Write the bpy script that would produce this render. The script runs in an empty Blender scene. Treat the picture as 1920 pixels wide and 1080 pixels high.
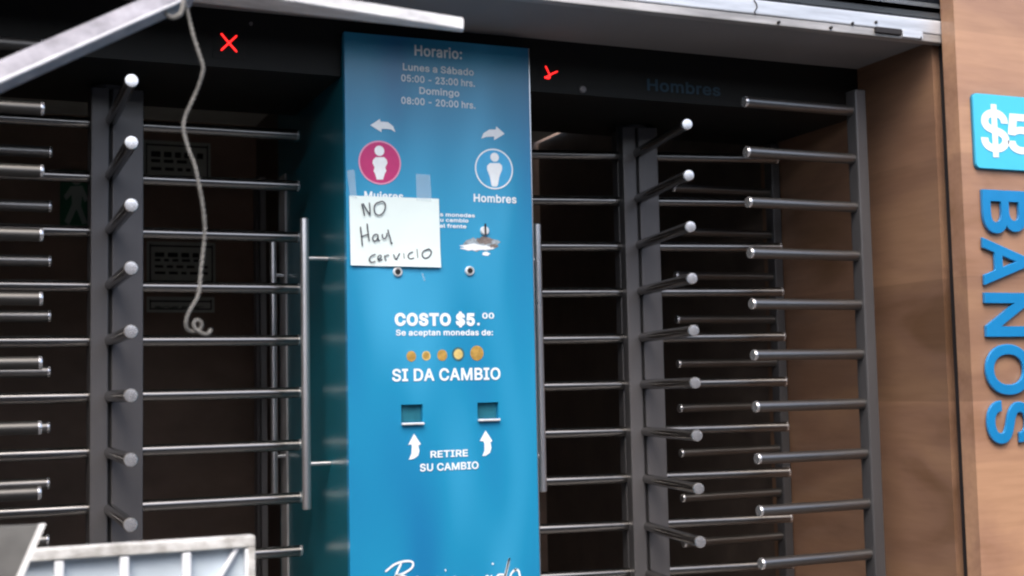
import bpy, bmesh, math, random
from mathutils import Vector, Matrix
from mathutils.geometry import tessellate_polygon
from math import sin, cos, pi, radians
random.seed(7)
S = bpy.context.scene
C = S.collection

# ------------------------------------------------------------------ camera
EYE = 1.5
FPX, YAW, PIT, ROL = 2413.743, 0.4009, 0.0791, -0.0211
FW = Vector((sin(YAW)*cos(PIT), cos(YAW)*cos(PIT), sin(PIT)))
R0 = Vector((cos(YAW), -sin(YAW), 0.0)); U0 = R0.cross(FW)
RT = cos(ROL)*R0 + sin(ROL)*U0
UP = -sin(ROL)*R0 + cos(ROL)*U0
cd = bpy.data.cameras.new('camera'); cam = bpy.data.objects.new('camera', cd); C.objects.link(cam)
cd.sensor_width = 36.0; cd.lens = FPX/1920*36; cd.clip_start = 0.05; cd.clip_end = 2000
m = Matrix((RT, UP, -FW)).transposed().to_4x4(); m.translation = Vector((0, 0, EYE)); cam.matrix_world = m
S.camera = cam
cd.dof.use_dof = True; cd.dof.focus_distance = 3.55; cd.dof.aperture_fstop = 4.0

# ------------------------------------------------------------------ sky, sun, exposure
w = bpy.data.worlds.new('World'); S.world = w; w.use_nodes = True
nt = w.node_tree; nt.nodes.clear()
sky = nt.nodes.new('ShaderNodeTexSky'); sky.sky_type = 'NISHITA'; sky.sun_disc = False
SUN_EL, SUN_AZ = radians(52), radians(206)
sky.sun_elevation = SUN_EL; sky.sun_rotation = SUN_AZ; sky.dust_density = 4.0; sky.air_density = 1.0; sky.ozone_density = 0.6
bg = nt.nodes.new('ShaderNodeBackground'); bg.inputs[1].default_value = 0.14
wo = nt.nodes.new('ShaderNodeOutputWorld'); nt.links.new(sky.outputs[0], bg.inputs[0]); nt.links.new(bg.outputs[0], wo.inputs[0])
sl = bpy.data.lights.new('sun', 'SUN'); sl.energy = 0.9; sl.angle = radians(40); sl.color = (1.0, 0.95, 0.88)
so = bpy.data.objects.new('sun', sl); C.objects.link(so)
sd = Vector((sin(SUN_AZ)*cos(SUN_EL), cos(SUN_AZ)*cos(SUN_EL), sin(SUN_EL)))
so.rotation_euler = (-sd).to_track_quat('-Z', 'Y').to_euler(); so.location = (0, -3, 6)
vs = S.view_settings; vs.view_transform = 'Standard'; vs.look = 'None'; vs.exposure = 1.25; vs.gamma = 1.0
S.render.engine = 'CYCLES'
S.cycles.filter_width = 2.3
S.cycles.max_bounces = 8

# ------------------------------------------------------------------ helpers
def ray(px, py):
    return FW + RT*((px-960)/FPX) - UP*((py-540)/FPX)
def P(px, py, Y=None, X=None, Z=None):
    """point of the photograph on a world plane"""
    v = ray(px, py)
    t = Y/v.y if Y is not None else (X/v.x if X is not None else (Z-EYE)/v.z)
    return Vector((0, 0, EYE)) + v*t

def srgb(r, g, b):
    f = lambda c: ((c/255+0.055)/1.055)**2.4 if c > 10 else c/255/12.92
    return (f(r), f(g), f(b), 1)

def mat(name, col, rough=0.5, metal=0.0, vary=0.0, scale=(6, 6, 6), bump=0.0, col2=None, emit=None, spec=0.5, coat=0.0, alpha=1.0, detail=4):
    m = bpy.data.materials.new(name); m.use_nodes = True
    n = m.node_tree.nodes; l = m.node_tree.links; b = n['Principled BSDF']
    col = col if len(col) == 4 else (*col, 1)
    b.inputs['Base Color'].default_value = col; b.inputs['Roughness'].default_value = rough; b.inputs['Metallic'].default_value = metal
    b.inputs['Specular IOR Level'].default_value = spec; b.inputs['Coat Weight'].default_value = coat
    b.inputs['Alpha'].default_value = alpha
    if emit:
        b.inputs['Emission Color'].default_value = col; b.inputs['Emission Strength'].default_value = emit
    if vary or bump or col2:
        tc = n.new('ShaderNodeTexCoord'); mp = n.new('ShaderNodeMapping'); mp.inputs['Scale'].default_value = scale
        ns = n.new('ShaderNodeTexNoise'); ns.inputs['Scale'].default_value = 1.0; ns.inputs['Detail'].default_value = detail; ns.inputs['Roughness'].default_value = 0.6
        l.new(tc.outputs['Object'], mp.inputs[0]); l.new(mp.outputs[0], ns.inputs['Vector'])
        if vary or col2:
            rp = n.new('ShaderNodeValToRGB'); rp.color_ramp.elements[0].position = 0.32; rp.color_ramp.elements[1].position = 0.68
            c2 = col2 if col2 else tuple(min(1, c*(1+vary)) for c in col[:3])
            c1 = col if col2 else tuple(c*(1-vary) for c in col[:3])
            rp.color_ramp.elements[0].color = (*c1[:3], 1); rp.color_ramp.elements[1].color = (*c2[:3], 1)
            l.new(ns.outputs['Fac'], rp.inputs[0]); l.new(rp.outputs[0], b.inputs['Base Color'])
            mr = n.new('ShaderNodeMapRange'); mr.inputs['To Min'].default_value = max(0.02, rough-0.08); mr.inputs['To Max'].default_value = min(1, rough+0.1)
            l.new(ns.outputs['Fac'], mr.inputs[0]); l.new(mr.outputs[0], b.inputs['Roughness'])
        if bump:
            bp = n.new('ShaderNodeBump'); bp.inputs['Strength'].default_value = bump; bp.inputs['Distance'].default_value = 0.004
            l.new(ns.outputs['Fac'], bp.inputs['Height']); l.new(bp.outputs[0], b.inputs['Normal'])
    return m

def wood(name, axis, k=1.0):
    """laminate with grain along the given axis: 0 = X, 1 = Y"""
    m = bpy.data.materials.new(name); m.use_nodes = True
    n = m.node_tree.nodes; l = m.node_tree.links; b = n['Principled BSDF']
    b.inputs['Roughness'].default_value = 0.3
    tc = n.new('ShaderNodeTexCoord')
    def noise(sc, detail, dist=0.0):
        mp = n.new('ShaderNodeMapping'); s = [sc[1]]*3; s[axis] = sc[0]; mp.inputs['Scale'].default_value = (s[0], s[1], sc[1]) if axis == 0 else (sc[1], sc[0], sc[1])
        ns = n.new('ShaderNodeTexNoise'); ns.inputs['Scale'].default_value = 1; ns.inputs['Detail'].default_value = detail; ns.inputs['Distortion'].default_value = dist
        l.new(tc.outputs['Object'], mp.inputs[0]); l.new(mp.outputs[0], ns.inputs['Vector']); return ns.outputs['Fac']
    a = noise((1.6, 5.0), 4, 0.8); g = noise((6, 60), 5, 0.3)
    r1 = n.new('ShaderNodeValToRGB'); e = r1.color_ramp.elements
    e[0].position = 0.3; e[0].color = (0.150, 0.082, 0.047, 1); e[1].position = 0.66; e[1].color = (0.258, 0.150, 0.092, 1)
    x = e.new(0.46); x.color = (0.205, 0.116, 0.076, 1)
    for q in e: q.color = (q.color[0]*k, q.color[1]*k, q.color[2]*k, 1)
    l.new(a, r1.inputs[0])
    r2 = n.new('ShaderNodeValToRGB'); r2.color_ramp.elements[0].position = 0.35; r2.color_ramp.elements[0].color = (0.84, 0.82, 0.8, 1); r2.color_ramp.elements[1].position = 0.6
    l.new(g, r2.inputs[0])
    mx = n.new('ShaderNodeMixRGB'); mx.blend_type = 'MULTIPLY'; mx.inputs[0].default_value = 0.55
    l.new(r1.outputs[0], mx.inputs[1]); l.new(r2.outputs[0], mx.inputs[2])
    # plank joints every 0.42 m
    sp = n.new('ShaderNodeSeparateXYZ'); l.new(tc.outputs['Object'], sp.inputs[0])
    dv = n.new('ShaderNodeMath'); dv.operation = 'DIVIDE'; dv.inputs[1].default_value = 0.36; l.new(sp.outputs['Z'], dv.inputs[0])
    fl = n.new('ShaderNodeMath'); fl.operation = 'FLOOR'; l.new(dv.outputs[0], fl.inputs[0])
    wn = n.new('ShaderNodeTexWhiteNoise'); wn.noise_dimensions = '1D'; l.new(fl.outputs[0], wn.inputs['W'])
    mr = n.new('ShaderNodeMapRange'); mr.inputs['To Min'].default_value = 0.82; mr.inputs['To Max'].default_value = 1.14; l.new(wn.outputs['Value'], mr.inputs[0])
    m2 = n.new('ShaderNodeMixRGB'); m2.blend_type = 'MULTIPLY'; m2.inputs[0].default_value = 1.0; l.new(mx.outputs[0], m2.inputs[1]); l.new(mr.outputs[0], m2.inputs[2])
    l.new(m2.outputs[0], b.inputs['Base Color'])
    bp = n.new('ShaderNodeBump'); bp.inputs['Strength'].default_value = 0.12; bp.inputs['Distance'].default_value = 0.002; l.new(g, bp.inputs['Height']); l.new(bp.outputs[0], b.inputs['Normal'])
    return m

def brushed(name, col, rough, metal=0.9, axis=0, vary=0.12):
    s = [14, 14, 14]; s[axis] = 2
    return mat(name, col, rough, metal, vary=vary, scale=tuple(s), detail=2)

def kiosk_print():
    """printed blue artwork: soft diagonal sheets of lighter blue, as on the vinyl"""
    m = bpy.data.materials.new('printed_blue_vinyl'); m.use_nodes = True
    n = m.node_tree.nodes; l = m.node_tree.links; b = n['Principled BSDF']
    b.inputs['Roughness'].default_value = 0.3; b.inputs['Coat Weight'].default_value = 0.35; b.inputs['Coat Roughness'].default_value = 0.18
    tc = n.new('ShaderNodeTexCoord'); mp = n.new('ShaderNodeMapping'); mp.inputs['Rotation'].default_value = (0, radians(-38), 0); mp.inputs['Scale'].default_value = (4.2, 1, 1.1)
    mp.inputs['Location'].default_value = (1.3, 0, 0.4)
    ns = n.new('ShaderNodeTexNoise'); ns.inputs['Scale'].default_value = 1.15; ns.inputs['Detail'].default_value = 1.0; ns.inputs['Distortion'].default_value = 0.2
    l.new(tc.outputs['Object'], mp.inputs[0]); l.new(mp.outputs[0], ns.inputs['Vector'])
    rp = n.new('ShaderNodeValToRGB'); e = rp.color_ramp.elements
    e[0].position = 0.28; e[0].color = (0.010, 0.170, 0.385, 1); e[1].position = 0.72; e[1].color = (0.050, 0.36, 0.62, 1)
    x = e.new(0.5); x.color = (0.013, 0.245, 0.455, 1)
    l.new(ns.outputs['Fac'], rp.inputs[0]); l.new(rp.outputs[0], b.inputs['Base Color'])
    return m

M = {}
M['print'] = kiosk_print()
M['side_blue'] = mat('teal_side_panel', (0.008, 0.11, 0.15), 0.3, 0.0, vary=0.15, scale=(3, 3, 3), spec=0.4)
M['white_ink'] = mat('white_ink', (0.8, 0.86, 0.9), 0.4, vary=0.05, scale=(30, 30, 30))
M['pink_ink'] = mat('pink_ink', (0.52, 0.03, 0.17), 0.4, vary=0.12, scale=(12, 12, 12))
M['rose_ink'] = mat('rose_ink', (0.72, 0.3, 0.47), 0.4, vary=0.06, scale=(12, 12, 12))
M['sky_ink'] = mat('sky_ink', (0.05, 0.36, 0.66), 0.4, vary=0.12, scale=(12, 12, 12))
M['gold_ink'] = mat('gold_ink', (0.42, 0.26, 0.06), 0.4, vary=0.3, scale=(60, 60, 60))
M['pale_gold_ink'] = mat('pale_gold_ink', (0.6, 0.47, 0.17), 0.4, vary=0.2, scale=(60, 60, 60))
M['dark_ink'] = mat('dark_ink', (0.05, 0.13, 0.14), 0.4, vary=0.2, scale=(60, 60, 60))
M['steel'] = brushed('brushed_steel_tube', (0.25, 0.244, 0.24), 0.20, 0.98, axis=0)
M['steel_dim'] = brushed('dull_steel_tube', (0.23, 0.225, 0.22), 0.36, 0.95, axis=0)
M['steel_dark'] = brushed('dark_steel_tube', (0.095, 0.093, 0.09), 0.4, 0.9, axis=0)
M['worn_bright'] = mat('bright_worn_fitting', (0.80, 0.82, 0.84), 0.32, 0.3, vary=0.12, scale=(60, 60, 60))
M['cap'] = mat('steel_end_cap', (0.78, 0.78, 0.80), 0.24, 0.85, vary=0.1, scale=(50, 50, 50))
M['column'] = mat('grey_painted_column', (0.115, 0.112, 0.118), 0.42, 0.25, vary=0.16, scale=(7, 7, 1.5))
M['post'] = mat('grey_painted_post', (0.08, 0.078, 0.082), 0.42, 0.3, vary=0.16, scale=(7, 7, 1.5))
M['core'] = mat('black_core', (0.006, 0.006, 0.007), 0.6, vary=0.2)
M['guard'] = brushed('polished_guard_tube', (0.78, 0.78, 0.81), 0.3, 0.9, axis=2)
M['wood_x_lit'] = wood('wood_laminate_front_lit', 0, 1.65)  # same wood as the reveal, brightened in colour for the lit front
M['wood_y'] = wood('wood_laminate_reveal', 1)
M['ceiling'] = mat('grey_ceiling_board', (0.25, 0.245, 0.255), 0.8, vary=0.08, scale=(2, 2, 2))
M['lintel'] = mat('black_lintel_board', (0.010, 0.0102, 0.0102), 0.5, spec=0.25, vary=0.25, scale=(2, 2, 4))
M['inner_ceiling'] = mat('inner_ceiling', (0.62, 0.66, 0.63), 0.85, vary=0.1)
M['inner_wall'] = mat('dark_brown_inner_wall', (0.34, 0.24, 0.19), 0.55, vary=0.25, scale=(2, 2, 3))
M['inner_dark'] = mat('black_panel', (0.10, 0.078, 0.066), 0.4, vary=0.25)
M['inner_trim'] = mat('inner_trim', (0.2, 0.19, 0.2), 0.4, 0.3, vary=0.15)
M['inner_post'] = mat('grey_inner_post', (0.36, 0.36, 0.37), 0.4, 0.2, vary=0.2, scale=(8, 8, 2))
M['tile'] = mat('floor_tile', (0.28, 0.26, 0.25), 0.45, vary=0.2)
M['shutter'] = mat('grey_shutter_slats', (0.20, 0.225, 0.25), 0.45, 0.5, vary=0.2, scale=(2, 8, 20))
M['alu'] = mat('scuffed_aluminium', (0.60, 0.63, 0.68), 0.42, 0.45, vary=0.22, scale=(3, 30, 30), bump=0.15)
M['alu_lip'] = mat('worn_aluminium_lip', (0.42, 0.41, 0.41), 0.5, 0.4, vary=0.3, scale=(5, 30, 30), bump=0.2)
M['black_gap'] = mat('black_rubber', (0.012, 0.011, 0.013), 0.7, vary=0.2)
M['frame_paint'] = mat('chalky_grey_frame_paint', (0.30, 0.292, 0.325), 0.5, 0.25, vary=0.34, scale=(26, 26, 34), bump=0.35)
M['white_paint'] = mat('worn_white_frame_paint', (0.66, 0.67, 0.70), 0.45, vary=0.24, scale=(16, 40, 40), bump=0.2)
M['rope'] = mat('grey_rope', (0.20, 0.196, 0.185), 0.85, vary=0.3, scale=(60, 60, 200), bump=0.5)
M['paper'] = mat('white_paper', (0.72, 0.84, 0.84), 0.75, vary=0.03, scale=(5, 5, 5))
M['pen'] = mat('black_marker', (0.03, 0.03, 0.05), 0.6, vary=0.4, scale=(90, 90, 90))
M['tape'] = mat('clear_tape', (0.75, 0.85, 0.92), 0.25, alpha=0.26, vary=0.05, scale=(40, 40, 40))
M['red_led'] = mat('red_led', (1.0, 0.002, 0.003), 0.4, emit=0.75)
M['red_led_core'] = mat('red_led_core', (1.0, 0.10, 0.09), 0.4, emit=0.55)
M['led_box'] = mat('led_box', (0.013, 0.013, 0.013), 0.5, vary=0.2)
M['faint_blue'] = mat('dull_blue_lettering', (0.007, 0.042, 0.078), 0.5, vary=0.15)
M['cyan'] = mat('cyan_sign_face', (0.055, 0.50, 0.74), 0.28, vary=0.05, scale=(4, 4, 4), coat=0.3)
M['blue_letter'] = mat('blue_acrylic_letter', (0.012, 0.21, 0.49), 0.2, vary=0.08, scale=(6, 6, 6), coat=0.6)
M['sign_edge'] = mat('sign_edge', (0.03, 0.17, 0.27), 0.4, vary=0.1)
M['panel_white'] = mat('white_ribbed_plastic', (0.56, 0.65, 0.73), 0.45, vary=0.07, scale=(7, 7, 7))
M['rib_white'] = mat('white_rib_plastic', (0.80, 0.83, 0.87), 0.45, vary=0.06, scale=(7, 7, 7))
M['rim'] = mat('worn_white_rim', (0.36, 0.35, 0.33), 0.6, vary=0.0, col2=(0.75, 0.76, 0.75), scale=(30, 30, 42), bump=0.4)
M['board'] = mat('dusty_grey_board', (0.15, 0.15, 0.145), 0.5, vary=0.25, scale=(9, 9, 9))
M['board_edge'] = mat('white_board_edge', (0.86, 0.86, 0.85), 0.5, vary=0.15, scale=(30, 30, 30))
M['notice'] = mat('dim_notice_paper', (0.6, 0.64, 0.6), 0.8, vary=0.1)
M['notice_ink'] = mat('notice_ink', (0.03, 0.03, 0.03), 0.8, vary=0.1)
M['green_sign'] = mat('green_sign', (0.03, 0.18, 0.10), 0.6, vary=0.15)
M['pale_sign'] = mat('pale_figure', (0.45, 0.55, 0.52), 0.6, vary=0.1)
M['flap'] = mat('coin_flap', (0.03, 0.20, 0.27), 0.3, 0.4, vary=0.15, scale=(20, 20, 20))
M['chrome'] = mat('chrome', (0.75, 0.76, 0.78), 0.22, 0.9, vary=0.1, scale=(30, 30, 30))
M['scuff_grey'] = mat('scuffed_grey', (0.30, 0.36, 0.41), 0.6, vary=0.45, scale=(70, 70, 110))
M['scuff_dark'] = mat('scuffed_brown', (0.19, 0.16, 0.15), 0.6, vary=0.45, scale=(70, 70, 110))
M['pavement'] = mat('pavement', (0.09, 0.088, 0.085), 0.85, vary=0.3, scale=(1.5, 1.5, 1.5), bump=0.3)

def obj(name, bm, material, parent=None, smooth=False):
    me = bpy.data.meshes.new(name); bmesh.ops.recalc_face_normals(bm, faces=bm.faces) if smooth is not None else None
    bm.to_mesh(me); bm.free()
    for mm in (material if isinstance(material, (list, tuple)) else [material]): me.materials.append(mm)
    if smooth:
        for p in me.polygons: p.use_smooth = True
        if hasattr(me, 'set_sharp_from_angle'): me.set_sharp_from_angle(angle=radians(40))
    o = bpy.data.objects.new(name, me); C.objects.link(o)
    if parent: o.parent = parent
    return o
def tag(o, label=None, cat=None, group=None, kind=None):
    if label: o['label'] = label
    if cat: o['category'] = cat
    if group: o['group'] = group
    if kind: o['kind'] = kind
    return o
def thing(name, label, cat, loc=(0, 0, 0), rz=0, group=None):
    o = bpy.data.objects.new(name, None); C.objects.link(o); o.location = loc; o.rotation_euler = (0, 0, rz); o.empty_display_size = 0.1
    return tag(o, label, cat, group)

def box(bm, x0, x1, y0, y1, z0, z1, bev=0.0):
    r = bmesh.ops.create_cube(bm, size=1)
    for v in r['verts']:
        v.co = Vector((x0+(v.co.x+.5)*(x1-x0), y0+(v.co.y+.5)*(y1-y0), z0+(v.co.z+.5)*(z1-z0)))
    if bev:
        es = list({e for v in r['verts'] for e in v.link_edges})
        bmesh.ops.bevel(bm, geom=es, offset=bev, segments=2, profile=0.6, affect='EDGES')
    return r['verts']
def boxes(*bs):
    bm = bmesh.new()
    for b in bs: box(bm, *b)
    return bm
def tube(bm, pts, r, seg=12, cap=True, up=None):
    pts = [Vector(p) for p in pts]; rings = []
    rr = r if isinstance(r, (list, tuple)) else [r]*len(pts)
    for i, p in enumerate(pts):
        t = (pts[min(i+1, len(pts)-1)] - pts[max(i-1, 0)]).normalized()
        a = t.orthogonal().normalized() if up is None else (up - t*up.dot(t)).normalized()
        if rings:
            a = (last - t*last.dot(t)).normalized()
        last = a; b = t.cross(a)
        rings.append([bm.verts.new(p + (a*cos(2*pi*k/seg) + b*sin(2*pi*k/seg))*rr[i]) for k in range(seg)])
    for i in range(len(rings)-1):
        for k in range(seg):
            bm.faces.new((rings[i][k], rings[i][(k+1) % seg], rings[i+1][(k+1) % seg], rings[i+1][k]))
    if cap:
        bm.faces.new(rings[0][::-1]); bm.faces.new(rings[-1])
def lathe(bm, prof, origin, axis, seg=20):
    """profile = [(distance along axis, radius)]"""
    axis = Vector(axis).normalized(); a = axis.orthogonal().normalized(); b = axis.cross(a); rings = []
    for d, r in prof:
        c = Vector(origin) + axis*d
        rings.append([bm.verts.new(c + (a*cos(2*pi*k/seg) + b*sin(2*pi*k/seg))*max(r, 1e-4)) for k in range(seg)])
    for i in range(len(rings)-1):
        for k in range(seg): bm.faces.new((rings[i][k], rings[i][(k+1) % seg], rings[i+1][(k+1) % seg], rings[i+1][k]))
    bm.faces.new(rings[0][::-1]); bm.faces.new(rings[-1])
def plate(bm, pts, y, t):
    """outline of (x, z) points, front face at y, thickness t away from the viewer"""
    f = [bm.verts.new((x, y, z)) for x, z in pts]; b = [bm.verts.new((x, y+t, z)) for x, z in pts]
    n = len(pts)
    for i in range(n): bm.faces.new((f[i], b[i], b[(i+1) % n], f[(i+1) % n]))
    for t in tessellate_polygon([[Vector((p[0], 0, p[1])) for p in pts]]):
        bm.faces.new([f[i] for i in t]); bm.faces.new([b[i] for i in t])
def stroke(bm, pts, wd, y, t=0.0006):
    """a pen stroke: flat ribbon in the x-z plane"""
    pts = [Vector((p[0], p[1])) for p in pts]; n = len(pts)
    if n > 2:                                      # smooth it
        q = []
        for i in range(n-1):
            p0, p1, p2, p3 = pts[max(i-1, 0)], pts[i], pts[i+1], pts[min(i+2, n-1)]
            for k in range(5):
                u = k/5; q.append(0.5*((2*p1) + (p2-p0)*u + (2*p0-5*p1+4*p2-p3)*u*u + (3*p1-p0-3*p2+p3)*u**3))
        q.append(pts[-1]); pts = q; n = len(pts)
    L, Rr = [], []
    for i, p in enumerate(pts):
        d = pts[min(i+1, n-1)] - pts[max(i-1, 0)]
        d = d.normalized() if d.length > 0 else Vector((1, 0)); nn = Vector((-d.y, d.x))
        f = wd[i*len(wd)//n] if isinstance(wd, (list, tuple)) else wd
        if i in (0, n-1): f *= 0.6
        L.append(p+nn*f/2); Rr.append(p-nn*f/2)
    a = [bm.verts.new((p.x, y, p.y)) for p in L]; b = [bm.verts.new((p.x, y, p.y)) for p in Rr]
    for i in range(n-1): bm.faces.new((a[i], a[i+1], b[i+1], b[i]))
def disc(bm, cx, cz, r, y, seg=32, r_in=0.0, t=0.0, sq=1.0):
    o = [(cx+r*sq*cos(2*pi*k/seg), cz+r*sin(2*pi*k/seg)) for k in range(seg)]
    if r_in:
        i_ = [(cx+r_in*sq*cos(2*pi*k/seg), cz+r_in*sin(2*pi*k/seg)) for k in range(seg)]
        a = [bm.verts.new((x, y, z)) for x, z in o]; b = [bm.verts.new((x, y, z)) for x, z in i_]
        for k in range(seg): bm.faces.new((a[k], a[(k+1) % seg], b[(k+1) % seg], b[k]))
    else:
        bm.faces.new([bm.verts.new((x, y, z)) for x, z in o])

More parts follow.
